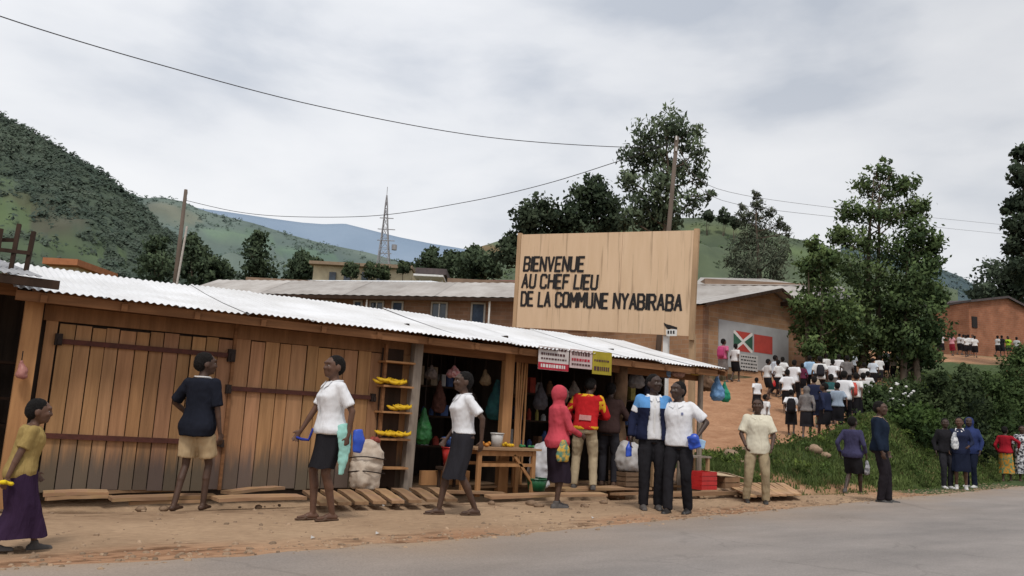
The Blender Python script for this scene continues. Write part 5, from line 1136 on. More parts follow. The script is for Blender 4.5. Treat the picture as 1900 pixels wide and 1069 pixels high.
def figure(female=False, lean=0, side=0, hands=None, feet=None, drop=.0, head=(0, 0), hs=1.0, fat=1.0, hipy=0):
    """joint positions of a 1.7 m figure looking along +Y; x > 0 is the figure's right"""
    F = Fig(); hs = max(1.12, hs*1.06); F.female = female; F.fat = fat; F.hs = hs; F.dz = -drop; F.lean = R(lean); F.side = R(side)
    pel = V((0, hipy, .93-drop)); F.pel = pel
    def T(p):
        p = V(p)+V((0, hipy, -drop)); k = max(0, min(1, (p.z-pel.z)/.3)); q = p-pel
        q = Matrix.Rotation(-F.lean*k, 3, 'X') @ q; q = Matrix.Rotation(F.side*k, 3, 'Y') @ q; return pel+q
    F.T = T
    F.sh = {s: T((s*.165, -.012, 1.375)) for s in (1, -1)}; F.neck = T((0, -.012, 1.43)); F.htop = T((0, .012, 1.495))
    hands = hands or {}; feet = feet or {}
    F.el, F.wr, F.hip, F.kn, F.an, F.fy = {}, {}, {}, {}, {}, {}
    for s in (1, -1):
        h = hands.get(s, (s*.26, .03, .86-drop)); pole = V((s*.55, -1, .0)) if len(h) < 4 else V(h[3])
        F.el[s], F.wr[s] = ik(F.sh[s], V(h[:3]), .285, .25, pole)
        F.hip[s] = V((s*.088, hipy, .905-drop)); f = feet.get(s, (s*.095, 0, 0)); F.fy[s] = f[2] if len(f) > 2 else 0; fz = f[3] if len(f) > 3 else 0
        F.kn[s], F.an[s] = ik(F.hip[s], V((f[0], f[1], .075+fz)), .425, .415, V((s*.1, 1, 0)))
    F.hrot = Matrix.Rotation(R(-head[0]), 3, 'Z') @ Matrix.Rotation(R(head[1]), 3, 'X')
    F.H = lambda p: F.htop + F.hrot @ ((V(p)-V((0, .012, 1.515)))*hs)
    return F
def rings(F, mb, zs, inf=0, n=18):
    fem = F.female
    tab = [(.82, .125, .10, -.01), (.87, .155, .112, -.012), (.93, .168 if not fem else .178, .115 if not fem else .122, -.012), (1.03, .148 if not fem else .135, .102, 0), (1.10, .143 if not fem else .125, .098, .004), (1.20, .155 if not fem else .142, .108 if not fem else .112, .008), (1.27, .165 if not fem else .152, .112 if not fem else .124, .012 if not fem else .02), (1.34, .17 if not fem else .158, .104, 0), (1.39, .145, .085, -.012), (1.425, .085, .066, -.012), (1.45, .058, .056, -.01)]
    g = lambda z, k: interp([(t[0], t[k]) for t in tab], z)
    b = len(mb.v); m = 0
    for z in zs:
        ex = inf(z) if callable(inf) else inf
        for k in range(n):
            a = 2*PI*k/n; c, s = math.cos(a), math.sin(a); pw = .86
            x = math.copysign(abs(c)**pw, c)*(g(z, 1)*F.fat+ex); y = math.copysign(abs(s)**pw, s)*(g(z, 2)*F.fat+ex)+g(z, 3)
            mb.v.append(F.T((x, y, z)))
        m += 1
    for i in range(m-1):
        for k in range(n): mb.f.append([b+i*n+k, b+i*n+(k+1) % n, b+(i+1)*n+(k+1) % n, b+(i+1)*n+k]); mb.t.append((1, 1, 1))
    mb.f.append([b+k for k in range(n)][::-1]); mb.f.append([b+(m-1)*n+k for k in range(n)]); mb.t += [(1, 1, 1)]*2
def foot_dir(F, s): a = R(F.fy[s]+s*-8); return V((-math.sin(a), math.cos(a), 0))
def body_shape(F, fingers=True, curl=None):
    mb = MB(); H = F.H; hs = F.hs
    rings(F, mb, (.82, .87, .93, 1.03, 1.10, 1.20, 1.27, 1.34, 1.39, 1.425, 1.45))
    mb.cap(F.neck-V((0, 0, .03)), H((0, .012, 1.535)), .056, .054)
    ro = F.hrot
    for c, r in (((0, .012, 1.612), (.076, .094, .088)), ((0, .030, 1.575), (.068, .078, .075)), ((0, .045, 1.537), (.052, .058, .05)), ((0, .085, 1.517), (.026, .022, .02)), ((0, .088, 1.632), (.055, .026, .018)), ((.034, .084, 1.578), (.026, .022, .022)), ((-.034, .084, 1.578), (.026, .022, .022)), ((0, .108, 1.578), (.022, .022, .016)), ((0, .103, 1.598), (.011, .018, .025)), ((0, .098, 1.548), (.028, .016, .0085)), ((0, .095, 1.535), (.025, .016, .0085)), ((.077, .005, 1.583), (.010, .022, .032)), ((-.077, .005, 1.583), (.010, .022, .032))):
        mb.ell(H(c), tuple(q*hs for q in r), ro, 14, 10)
    for s in (1, -1):
        sh, el, wr = F.sh[s], F.el[s], F.wr[s]; k = .9 if F.female else 1; k *= F.fat
        mb.cap(sh, sh.lerp(el, .5), .056*k, .049*k); mb.cap(sh.lerp(el, .45), el, .048*k, .039*k); mb.cap(el, el.lerp(wr, .35), .039*k, .039*k); mb.cap(el.lerp(wr, .3), wr, .038*k, .026*k)
        d = (wr-el).normalized(); inn = V((-s, .25, 0)); pn = (inn-d*inn.dot(d)).normalized(); sd = d.cross(pn)   # pn palm normal, sd across the palm
        if sd.y < 0: sd = -sd                                    # towards the thumb side (front)
        cu = (curl or {}).get(s, .45)
        mb.cap(wr-d*.005, wr+d*.07, .024, .030, 10, (sd, 1.0, .55)); mb.cap(wr+d*.03+sd*.012, wr+d*.078+sd*.012, .024, .024, 8, (sd, 1, .6))
        if fingers:
            for j, ln in enumerate((.068, .078, .072, .056)):
                b0 = wr+d*.078+sd*(.029-.0195*j); a1 = cu*(.6+.1*j); e1 = b0+(d*math.cos(a1)+pn*math.sin(a1)+sd*(.12-.08*j))*ln*.5; a2 = a1+cu*1.1; e2 = e1+(d*math.cos(a2)+pn*math.sin(a2)+sd*(.08-.06*j))*ln*.5
                mb.cap(b0-d*.015, e1, .0092, .0085, 7); mb.cap(e1, e2, .0085, .007, 7)
            t0 = wr+d*.022+sd*.022; t1 = t0+(d*.6+sd*.75+pn*.2).normalized()*.038; t2 = t1+(d*.9+sd*.3+pn*.35).normalized()*.03
            mb.cap(t0, t1, .0125, .0105, 7); mb.cap(t1, t2, .0105, .008, 7)
        else: mb.cap(wr+d*.07, wr+d*.13+pn*.02, .026, .016, 8, (sd, 1, .5))
        hp, kn, an = F.hip[s], F.kn[s], F.an[s]
        mb.cap(hp, hp.lerp(kn, .55), .086*F.fat, .068*F.fat); mb.cap(hp.lerp(kn, .5), kn, .068*F.fat, .051*F.fat); mb.cap(kn, kn.lerp(an, .35)-V((0, .012, 0)), .050*F.fat, .053*F.fat); mb.cap(kn.lerp(an, .3)-V((0, .01, 0)), an, .051*F.fat, .033)
        fd = foot_dir(F, s); lift = an.z-.075; dn = V((0, 0, -.045)); 
        if lift > .03: fd = (fd - V((0, 0, .7*min(1, lift*6)))).normalized()
        mb.cap(an-fd*.035+dn, an+fd*.05+dn*.9, .034, .036); mb.cap(an+fd*.03+dn*.95, an+fd*.15+dn*1.15, .034, .020, 10, (V((fd.y, -fd.x, 0)), 1.15, .85))
    return mb
def limb_pts(F, s, f):
    """points down the arm to fraction f of its whole length (1 = wrist)"""
    sh, el, wr = F.sh[s], F.el[s], F.wr[s]; L1, L2 = (el-sh).length, (wr-el).length; d = f*(L1+L2)
    return [sh, sh.lerp(el, d/L1)] if d <= L1 else [sh, el, el.lerp(wr, (d-L1)/L2)]
def shirt_shape(F, hem=.86, sleeve=.42, loose=.02, flare=.015, neckz=1.43, slv=1.0):
    mb = MB(); zs = [z for z in (.80, .84, .88, .93, .98, 1.03, 1.10, 1.20, 1.27, 1.34, 1.39, 1.42) if z > hem+.02 and z < neckz-.015]; zs = [hem]+zs+[neckz]
    rings(F, mb, zs, lambda z: loose+flare*sstep(1.15, hem, z) - (.006 if z > 1.4 else 0), 24)
    k = (.92 if F.female else 1)*F.fat*slv
    for s in (1, -1):
        ps = limb_pts(F, s, sleeve); n = len(ps)
        mb.ell(F.sh[s], (.07*k, .066*k, .066*k))
        if n == 2: mb.tube(ps, [.066*k, .069*k], 16)
        else: mb.tube([ps[0], ps[0].lerp(ps[1], .5), ps[1]], [.068*k, .060*k, .053*k], 16); mb.ell(ps[1], (.053*k,)*3); mb.tube([ps[1], ps[2]], [.053*k, .042*k], 16)
    return mb
def trouser_shape(F, end=1.0, waist=1.02, loose=.014, leg=1.0):
    mb = MB(); rings(F, mb, (.83, .87, .93, .98, waist), loose, 24)
    for s in (1, -1):
        hp, kn, an = F.hip[s], F.kn[s], F.an[s]
        if end >= .99:
            e_ = an+(an-kn).normalized()*.025
            mb.cap(hp, hp.lerp(kn, .5), .102*leg, .088*leg); mb.tube([hp.lerp(kn, .4), kn], [.093*leg, .073*leg], 14); mb.ell(kn, (.073*leg,)*3); mb.tube([kn, kn.lerp(an, .5), e_], [.073*leg, .067*leg, .062*leg], 14)
        elif end > .5: mb.cap(hp, hp.lerp(kn, .5), .102*leg, .09*leg); mb.tube([hp.lerp(kn, .4), kn], [.093*leg, .08*leg], 14); mb.tube([kn, kn.lerp(an, (end-.5)*2)], [.08*leg, .075*leg], 14)
        else: mb.cap(hp, hp.lerp(kn, .3), .102*leg, .096*leg); mb.tube([hp.lerp(kn, .25), hp.lerp(kn, end*2)], [.097*leg, .098*leg], 14)
    return mb
def skirt_mesh(F, hem, name, m, parent, w0=.0, w1=.03, folds=7, waist=1.03):
    n = 44; rows = 14; mb = MB(); ph = jit(3)
    for j in range(rows+1):
        t = j/rows; z = waist+(hem-waist)*t-0
        # legs at this height
        xs_, ys_ = [], []
        for s in (1, -1):
            zz = z-(0)+F.dz*(1-t)
            a, b = (F.hip[s], F.kn[s]) if zz > F.kn[s].z else (F.kn[s], F.an[s]); k = max(0, min(1, (a.z-zz)/max(.01, a.z-b.z))); p = a.lerp(b, k); rr = .075-.02*t; xs_ += [p.x-rr, p.x+rr]; ys_ += [p.y-rr, p.y+rr]
        hipw = .188 if F.female else .178; wx = interp([(0, .142), (.22, hipw), (1, hipw)], (waist-z)/.45*1.0 if z > .58 else 1); wy = interp([(0, .112), (.22, .135), (1, .125)], (waist-z)/.45)
        cx, cy = 0+(max(xs_)+min(xs_))/2*t, F.pel.y*(1-t)+(max(ys_)+min(ys_))/2*t
        rx = max(wx*F.fat, (max(xs_)-min(xs_))/2*(.6+.4*t))+w0+w1*t; ry = max(wy*F.fat, (max(ys_)-min(ys_))/2)*1.0+w0+w1*t
        for k in range(n):
            a = 2*PI*k/n; f = 1+.055*t*math.sin(folds*a+ph+1.1*math.sin(2*a))+.03*t*math.sin(3*a+ph*2)
            mb.v.append(V((cx+math.cos(a)*rx*f, cy+math.sin(a)*ry*f, z+F.dz*(1-t)+.008*math.sin(5*a+ph)*t)))
    for j in range(rows):
        for k in range(n): mb.f.append([j*n+k, j*n+(k+1) % n, (j+1)*n+(k+1) % n, (j+1)*n+k]); mb.t.append((1, 1, 1))
    return mb.build(name, m, parent, smooth=True)
def shoe_shape(F, s, sandal=False):
    mb = MB(); an = F.an[s]; fd = foot_dir(F, s); lift = an.z-.075
    if lift > .03: fd = (fd - V((0, 0, .7*min(1, lift*6)))).normalized()
    sd = V((fd.y, -fd.x, 0)).normalized(); dn = V((0, 0, -.05))
    if sandal:
        mb.tube([an-fd*.075+dn*1.35, an+dn*1.35, an+fd*.1+dn*1.38, an+fd*.185+dn*1.38], [(.034, .012), (.042, .012), (.047, .012), (.03, .01)], 12, el=sd); mb.tube([an+fd*.085+sd*.048+dn*1.25, an+fd*.08+dn*.55, an+fd*.085-sd*.048+dn*1.25], .014, 6)
    else:
        mb.cap(an-fd*.04+dn*.95, an+fd*.06+dn, .042, .044, 12, (sd, 1, .95)); mb.cap(an+fd*.04+dn*1.0, an+fd*.165+dn*1.15, .043, .027, 12, (sd, 1.15, .85)); mb.tube([an+dn, an+V((0, 0, .03))], [.045, .042], 12); mb.tube([an-fd*.08+dn*1.42, an+fd*.1+dn*1.42, an+fd*.195+dn*1.42], [(.042, .012), (.05, .012), (.034, .011)], 12, el=sd)
    return mb
NP = 0
def person(label, loc, H, fa, F, top=None, bottom=None, shoes=None, skin=0, vox=.011, hair='short', group=None, hat=None, extra=None, eyes=True, jacket=None, vest=None):
    """top=(material, kwargs), bottom=('trousers'|'shorts'|'skirt', material, kwargs)"""
    global NP; NP += 1; random.seed(500+NP)
    d = V((loc[0], loc[1], 0)).normalized(); rz = math.atan2(d.y, d.x)-PI/2-R(fa)
    t = thing('person', label, 'person', loc, rz, group); sc = H/1.7; t.scale = (sc,)*3; near = vox < .02
    b = blobmesh(body_shape(F, near), vox, 'body', skin_m[skin], t, smooth=1 if near else 2)
    kc = 1 if near else 0
    if top:
        m, kw = top; kw = dict(kw); hood = kw.pop('hood', False); col = kw.pop('collar', None); trim = kw.pop('trim', None)
        sm = shirt_shape(F, **kw)
        if hood:
            H_ = F.H; sm.ell(H_((0, -.012, 1.60)), (.099*F.hs, .105*F.hs, .112*F.hs), F.hrot, 16, 12); sm.tube([F.neck-V((0, 0, .04)), H_((0, -.005, 1.55))], [.09, .085], 14)
        so_ = blobmesh(sm, max(vox*1.2, .013), 'hoodie' if hood else 'shirt', m, t, smooth=3 if near else 2, crumple=.008*kc, fs=8)
        if col:
            q = MB(); n = 18; pts = []
            for k in range(n+1):
                a = PI/2+R(22)+(2*PI-R(44))*k/n; pts.append(F.T((.066*math.cos(a), -.008+.066*math.sin(a), 1.437-.022*max(0, math.sin(a)))))
            q.tube(pts, [(.012, .030)]*(n+1), 6, el=(0, 0, 1))
            for s in (1, -1): q.add([F.T(p) for p in ((s*.012, .085, 1.415), (s*.085, .055, 1.442), (s*.098, .10, 1.385), (s*.035, .135, 1.352))], [(0, 1, 2, 3) if s < 0 else (3, 2, 1, 0)]); 
            q.build('collar', col, t, smooth=True)
        if trim:                                               # button placket
            q = MB(); zz = [1.39, 1.30, 1.20, 1.10, 1.0, .92]; fy = lambda z: interp([(.85, .118), (.93, .122), (1.03, .12), (1.2, .134), (1.27, .147 if F.female else .138), (1.34, .122), (1.40, .09)], z)+.006
            for a, bb in zip(zz, zz[1:]): q.add([F.T(p) for p in ((-.013, fy(a), a), (.013, fy(a), a), (.013, fy(bb), bb), (-.013, fy(bb), bb))], [(0, 1, 2, 3)])
            q.build('placket', trim, t)
    if jacket:
        m, m2, kw = jacket; sm = shirt_shape(F, **kw); Ti = lambda p: p
        blobmesh(sm, .014, 'jacket', m, t, smooth=3, crumple=.01, fs=8, keep=lambda c: not (abs(c.x-F.pel.x) < .062+.03*sstep(1.3, .9, c.z) and c.y > .035) and not (c.z > 1.27 and m2))
        if m2: blobmesh(shirt_shape(F, **kw), .014, 'jacket_yoke', m2, t, smooth=3, crumple=.006, fs=8, keep=lambda c: c.z >= 1.27 and not (abs(c.x) < .062 and c.y > .02))
    if vest:                                                   # stripes along sleeves and hem
        for nm, m, fn in vest: blobmesh(shirt_shape(F, **dict(top[1])), max(vox*1.2, .013), nm, m, t, smooth=3, crumple=.009, fs=9, keep=fn).scale = (1.006, 1.006, 1.001)
    if bottom:
        kind, m, kw = bottom
        if kind == 'skirt': skirt_mesh(F, kw.get('hem', .5), 'skirt', m, t, kw.get('w0', 0), kw.get('w1', .02), kw.get('folds', 7))
        else: blobmesh(trouser_shape(F, **kw), max(vox*1.2, .013), kind, m, t, smooth=2, crumple=.008*kc, fs=8)
    if shoes:
        m, sandal = shoes
        for s in (1, -1): blobmesh(shoe_shape(F, s, sandal), .011 if near else .022, 'sandal' if sandal else 'shoe', m, t, smooth=1)
    if hair:
        q = MB(); H_ = F.H; hs = F.hs
        q.ell(H_((0, -.004, 1.628)), (.081*hs, .093*hs, .083*hs), F.hrot, 16, 12); q.ell(H_((0, -.026, 1.60)), (.077*hs, .076*hs, .085*hs), F.hrot, 14, 10)
        fr = F.hrot; hc = F.htop
        kf = None
        if near:
            inv = fr.transposed()
            kf = lambda c: not ((inv @ (c-hc)).y > .066*hs and (inv @ (c-hc)).z < .125*hs)
        blobmesh(q, .010 if near else .02, 'hair', hair_m, t, smooth=1, crumple=.004*kc, fs=40, keep=kf)
    if near and eyes:
        for s in (1, -1):
            q = MB(); q.ell(F.H((s*.030, .0915, 1.603)), (.0125*F.hs, .0085, .0075*F.hs), F.hrot, 8, 6); e_ = q.build('eye', eye_m, t, smooth=True)
            q = MB(); q.ell(F.H((s*.030, .0985, 1.603)), (.0058, .003, .006), F.hrot, 8, 6); q.build('iris', iris_m, e_, smooth=True)
    t['_F'] = 0; del t['_F']
    t_['last'] = (t, F, sc, rz); return t
t_ = {}
def wpt(p):
    """a point of the last person's figure in world space"""
    t, F, sc, rz = t_['last']; return V(t.location) + Matrix.Rotation(rz, 3, 'Z') @ (V(p)*sc)
def held(nm, label, cat, mb, m, vox=None, crumple=0, fs=8):
    """an object carried by the last person; shapes are given in the figure's own frame"""
    t, F, sc, rz = t_['last']; c = sum(mb.v, V((0, 0, 0)))/len(mb.v); mb.v = [p-c for p in mb.v]
    o = blobmesh(mb, vox, nm, m, crumple=crumple, fs=fs) if vox else mb.build(nm, m, None, smooth=True)
    o.location = wpt(c); o.rotation_euler = (0, 0, rz); o.scale = (sc,)*3; return tag(o, label, cat)
def Z0(px, py): p = atz(px, py, 0); return V((p.x, p.y, ground_z(p.x, p.y)))

# 1 child at the left edge
F = figure(hs=1.22, lean=7, hands={1: (.23, -.16, .80), -1: (-.2, .16, .86)}, feet={1: (.08, -.17, 0, .03), -1: (-.08, .24, 0)}, drop=.03, head=(6, -4), fat=1.04)
person('small child in a mustard shirt and long purple skirt walking at the left edge', Z0(18, 1024), 1.09, 84, F, (cloth('mustard', (.34, .24, .09)), dict(hem=.84, sleeve=.40, loose=.035, flare=.02)), ('skirt', cloth('purple', (.040, .022, .048)), dict(hem=.17, w0=.02, w1=.06, folds=6)), (shoe_gry, False), 1)
q = MB(); w_ = F.wr[1]
for k in range(5): q.ell(w_+V((.02+jit(.03), -.01+jit(.05), -.075+jit(.03))), (.034, .032, .026))
held('yellow_bundle', 'bright yellow bundle held in the hand of the small child at left', 'bundle', q, mat('bundle_yellow', (.75, .55, .02), (.6, .42, .02), scale=10), .014, .008, 14)
# 2 barefoot boy by the shut shop
F = figure(hs=1.08, hands={1: (.25, .04, .84), -1: (-.21, .17, .98, (-1, -.55, .1))}, feet={1: (.10, .10, 12), -1: (-.10, -.12, -5)}, drop=.01, head=(40, 0), fat=.86)
person('barefoot boy in a loose black shirt and khaki shorts standing by the shut shop', Z0(350, 946), 1.66, 34, F, (cloth('black_navy', (.017, .019, .028)), dict(hem=.80, sleeve=.47, loose=.034, flare=.04, slv=1.1, collar=WHT2)), ('shorts', cloth('khaki', (.50, .37, .22)), dict(end=.40, leg=1.02)), None, 0)
# 3 woman in the white blouse
F = figure(True, hands={1: (.23, .25, .86, (1, -.6, 0)), -1: (-.25, -.10, .87)}, feet={1: (.05, .09, 8), -1: (-.07, -.07, -4)}, drop=.008, head=(-8, 0), hs=1.02)
person('woman in a white untucked blouse and black knee skirt, reaching one hand forward', Z0(598, 966), 1.67, -112, F, (WHT, dict(hem=.88, sleeve=.43, loose=.022, flare=.03, collar=WHT, trim=WHT2)), ('skirt', BLK, dict(hem=.53, w1=.0, folds=5)), (shoe_brn, True), 1)
def pouch(c, r, nm, label, m, cr=.012, cat='bag'):
    q = MB(); c = V(c); q.tube([c+V((0, 0, -r[2])), c+V((0, 0, -r[2]*.5)), c+V((.01, 0, r[2]*.3)), c+V((0, 0, r[2]))], [(r[0]*.75, r[1]*.75), (r[0], r[1]), (r[0]*.9, r[1]*.85), (r[0]*.35, r[1]*.35)], 14, el=(1, 0, 0)); return held(nm, label, cat, q, m, max(.012, min(r)*.22), cr, 10)
mint = cloth('mint', (.33, .62, .55)); blue = plastic('royal_blue', (.03, .09, .52))
q = MB(); q.tube([(-.20, -.06, .99), (-.225, -.07, .9), (-.235, -.08, .75), (-.22, -.075, .60), (-.215, -.07, .47)], [(.06, .03), (.085, .035), (.075, .03), (.05, .022), (.03, .012)], 10, el=(0, 1, 0)); held('towel', 'mint green cloth hanging from the hip of the woman in the white blouse', 'cloth', q, mint, .014, .012, 12)
q = MB(); q.tube([(-.26, -.20, .94), (-.275, -.215, .83), (-.26, -.21, .70)], [(.055, .03), (.075, .04), (.05, .03)], 10, el=(0, 1, 0)); held('blue_bag', 'small royal blue bag at the back of the woman in the white blouse', 'bag', q, blue, .014, .006)
q = MB(); q.tube([F.wr[1]+V((-.01, .05, -.07)), F.wr[1]+V((-.03, .0, -.09)), (.17, .16, .80), (.14, .15, .86), (.10, .15, .92)], [.010, .016, .014, .014, .010], 7); held('blue_strap', 'blue strap stretched from hand to waist of the woman in white', 'strap', q, cloth('strap_blue', (.04, .06, .33)))
# 4 girl striding
F = figure(True, hands={1: (.22, .13, .88), -1: (-.24, -.16, .88)}, feet={1: (.06, .22, 5), -1: (-.07, -.18, -5, .015)}, drop=.025, head=(-4, 0), lean=2)
person('girl in a white blouse tucked into a long black skirt, striding left', Z0(850, 955), 1.66, -106, F, (WHT, dict(hem=.97, sleeve=.42, loose=.024, flare=-.004, collar=WHT, trim=WHT2)), ('skirt', BLK2, dict(hem=.42, w1=.0, folds=5)), (shoe_brn, True), 0)
# 5 pink hood
F = figure(True, hs=1.1, hands={1: (.13, .30, 1.02), -1: (-.12, .30, 1.04)}, feet={1: (.08, -.03, 5), -1: (-.09, .08, 0)}, head=(0, -6))
person('girl in a pink hooded top and dark skirt, side on', Z0(1030, 942), 1.57, 62, F, (cloth('pink', (.55, .075, .10)), dict(hem=.83, sleeve=.98, loose=.03, flare=.015, hood=True)), ('skirt', cloth('skirt_dark', (.028, .020, .030)), dict(hem=.36, w1=.03)), (shoe_gry, False), 0, hair=None)
pat = mat('cloth_pattern', (.55, .34, .06), (.10, .22, .16), scale=16, lo=.44, hi=.56)
pouch((.20, -.02, .80), (.045, .11, .15), 'patterned_bag', 'green and yellow patterned cloth bag at the hip of the girl in the pink hood', pat)
# 6 red jacket
P6 = atY(1082, 895, 9.62); P6 = V((P6.x, 9.62, .10))
F = figure(lean=10, side=4, hands={1: (.20, .34, 1.08), -1: (-.22, .32, 1.05)}, feet={1: (.15, -.04, 15), -1: (-.14, .0, -12)}, drop=.02, head=(15, -24))
kw6 = dict(hem=.90, sleeve=.98, loose=.034, flare=.0, slv=1.12)
yl = cloth('yellow_trim', (.72, .40, .03)); 
person('man in a red and yellow jacket and khaki trousers leaning into the shop', P6, 1.74, 4, F, (cloth('red', (.50, .022, .025)), kw6), ('trousers', cloth('khaki_pale', (.44, .35, .23)), dict(leg=1.0)), (shoe_gry, False), 0,
       vest=[('hem_band', yl, lambda c: c.z < F.T((0, 0, .945)).z and abs(c.x) < .26), ('sleeve_stripe', yl, lambda c: c.x > .20 and c.y < F.sh[1].y-.022 and c.z > 1.0), ('sleeve_stripe', yl, lambda c: c.x < -.20 and c.y < F.sh[1].y-.022 and c.z > 1.0), ('collar_band', yl, lambda c: c.z > F.T((0, 0, 1.405)).z and abs(c.x) < .12)])
q = MB(); q.add([F.T(p) for p in ((-.09, -.155, 1.03), (.09, -.155, 1.03), (.09, -.158, 1.10), (-.09, -.158, 1.10))], [(0, 1, 2, 3)])
q.build('back_print', cloth('print_pale', (.62, .30, .28)), t_['last'][0])
# 7 companion in dark clothes
P7 = atY(1130, 893, 9.9); F = figure(hands={1: (.2, .28, 1.1), -1: (-.26, .05, .86)}, head=(0, -12), lean=6, feet={1: (.12, 0, 8), -1: (-.1, .05, -4)})
person('person in dark clothes half hidden behind the red jacketed man at the counter', V((P7.x, 9.95, .115)), 1.66, 12, F, (cloth('dark_brown', (.05, .03, .028)), dict(hem=.86, sleeve=.97, loose=.03)), ('trousers', BLK2, dict()), (shoe_brn, False), 2, vox=.014)
# 8 man with the open jacket
F = figure(hands={1: (.29, .06, .88), -1: (-.26, .12, .92)}, feet={1: (.11, .05, 8), -1: (-.09, -.02, -6)}, head=(-34, 2))
person('tall man in an open navy and light blue jacket over a white shirt, black trousers', Z0(1208, 946), 1.80, 172, F, (WHT, dict(hem=.87, sleeve=.35, loose=.018, flare=.012, collar=WHT, trim=WHT2)), ('trousers', BLK, dict(leg=1.06)), (shoe_gry, False), 2,
       jacket=(cloth('jacket_navy', (.018, .022, .05)), cloth('jacket_blue', (.12, .31, .62)), dict(hem=.86, sleeve=.97, loose=.042, flare=.03, slv=1.08, neckz=1.415)))
q = MB(); c = F.wr[1]; q.tube([c+V((.01, .02, -.05)), c+V((.02, .04, -.14)), c+V((.02, .03, -.24))], [(.02, .02), (.045, .04), (.055, .035)], 10); held('blue_bag', 'royal blue bag hanging from the hand of the man in the open jacket', 'bag', q, blue, .013, .008, 12)
# 9 man in the polo shirt
F = figure(hands={1: (.20, -.14, 1.0), -1: (-.26, .10, .99, (-1, -.7, 0))}, feet={1: (.10, .16, 6), -1: (-.11, -.06, -10)}, drop=.012, head=(26, 3), side=3)
person('man in a white polo shirt and black trousers holding a blue packet at his hip', Z0(1258, 951), 1.74, -166, F, (WHT, dict(hem=.86, sleeve=.44, loose=.024, flare=.015, collar=WHT, slv=1.06)), ('trousers', BLK, dict(leg=1.0)), (shoe_blk, False), 2)
q = MB(); c = F.wr[-1]; q.box(c+V((.03, .05, -.07)), (.15, .06, .17), Matrix.Rotation(.3, 3, 'Y')); q.ell(c+V((.02, .08, -.03)), (.07, .05, .07)); held('blue_packet', 'crumpled royal blue packet held at the hip by the man in the white polo shirt', 'packet', q, blue, .014, .012, 12)
q = MB(); q.box(c+V((-.05, .02, -.09)), (.12, .03, .12), Matrix.Rotation(-.2, 3, 'Y')); held('cloth_pouch', 'pale blue pouch behind the royal blue packet of the man in the polo shirt', 'pouch', q, cloth('pale_blue', (.40, .58, .75)), .014, .006, 12)
q = MB(); q.add([F.T(p) for p in ((-.10, .142, 1.26), (-.07, .147, 1.26), (-.07, .147, 1.295), (-.10, .14, 1.295))], [(0, 1, 2, 3)]); q.build('badge', cloth('badge', (.2, .22, .35)), t_['last'][0])
# 10 man in the cream shirt
F = figure(hands={1: (.20, .20, .92, (1, -1, 0)), -1: (-.21, .18, .90, (-1, -1, 0))}, feet={1: (.17, .02, 12), -1: (-.13, .03, -12)}, drop=.012, head=(10, 2), fat=.96)
cream = cloth('cream', (.68, .63, .50), k=.86)
person('man in a cream short sleeved shirt and khaki trousers walking towards the road', Z0(1405, 934), 1.63, 176, F, (cream, dict(hem=.80, sleeve=.46, loose=.034, flare=.022, collar=cream, slv=1.12, trim=cloth('cream_shade', (.56, .52, .41)))), ('trousers', cloth('khaki_tan', (.38, .30, .19)), dict(leg=1.02)), (shoe_blk, False), 0)
# 11 woman in purple navy, walking off
F = figure(True, hands={1: (.25, .08, .88), -1: (-.25, -.04, .88)}, feet={1: (.07, .22, 0), -1: (-.07, -.24, 0, .07)}, drop=.03, head=(8, -4))
person('woman in a slate purple top and black skirt walking away along the verge', Z0(1583, 911), 1.64, 22, F, (cloth('slate_purple', (.055, .052, .105)), dict(hem=.84, sleeve=.9, loose=.035, flare=.02)), ('skirt', BLK, dict(hem=.48, w1=.01)), (shoe_gry, False), 2, vox=.013)
pouch((.25, .10, .62), (.05, .10, .15), 'grey_bag', 'grey patterned bag carried by the woman in the slate purple top', mat('cloth_greypat', (.32, .32, .33), (.12, .12, .13), scale=18, lo=.44, hi=.56))
# 12 man in the dark sweater
F = figure(hands={1: (.25, .05, .86), -1: (-.24, .08, .87)}, feet={1: (.09, .0, 5), -1: (-.10, .10, -4)}, head=(14, -2), fat=1.04)
person('man in a dark navy sweater over a cream collar, standing on the road edge', Z0(1635, 933), 1.73, 96, F, (cloth('sweater_navy', (.016, .024, .042)), dict(hem=.86, sleeve=.98, loose=.03, flare=.01, collar=cloth('collar_tan', (.48, .33, .22)))), ('trousers', cloth('trouser_dark', (.026, .022, .026)), dict(leg=1.04)), (shoe_blk, False), 0, vox=.013)
# 13 group in navy
F = figure(hands={1: (.26, .02, .88), -1: (-.24, .06, .9)}, feet={1: (.10, .04, 5), -1: (-.10, -.03, -5)}, head=(20, 0))
person('student in black with a white and grey bag, leftmost of the three in navy', Z0(1757, 906), 1.62, 150, F, (BLK, dict(hem=.86, sleeve=.97, loose=.03)), ('trousers', BLK2, dict()), (shoe_wht, False), 2, vox=.015)
pouch((-.13, .20, 1.17), (.10, .07, .21), 'shoulder_bag', 'white and grey shoulder bag on the leftmost of the three in navy', mat('bag_whitepat', (.7, .7, .7), (.3, .31, .33), scale=12, lo=.42, hi=.55))
F = figure(True, hands={1: (.24, .10, .9), -1: (-.18, .2, 1.02)}, feet={1: (.10, .02, 5), -1: (-.10, -.02, -5)}, head=(8, 0))
person('student in a navy jacket and knee length skirt, middle of the three in navy', Z0(1784, 908), 1.66, 178, F, (NVY, dict(hem=.82, sleeve=.97, loose=.035, flare=.02, collar=WHT2)), ('skirt', NVY2, dict(hem=.42, w1=.02)), (shoe_wht, False), 1, vox=.015)
F = figure(hands={1: (.2, .22, 1.1), -1: (-.25, .04, .88)}, feet={1: (.10, 0, 5), -1: (-.10, .05, -5)}, head=(-20, 0))
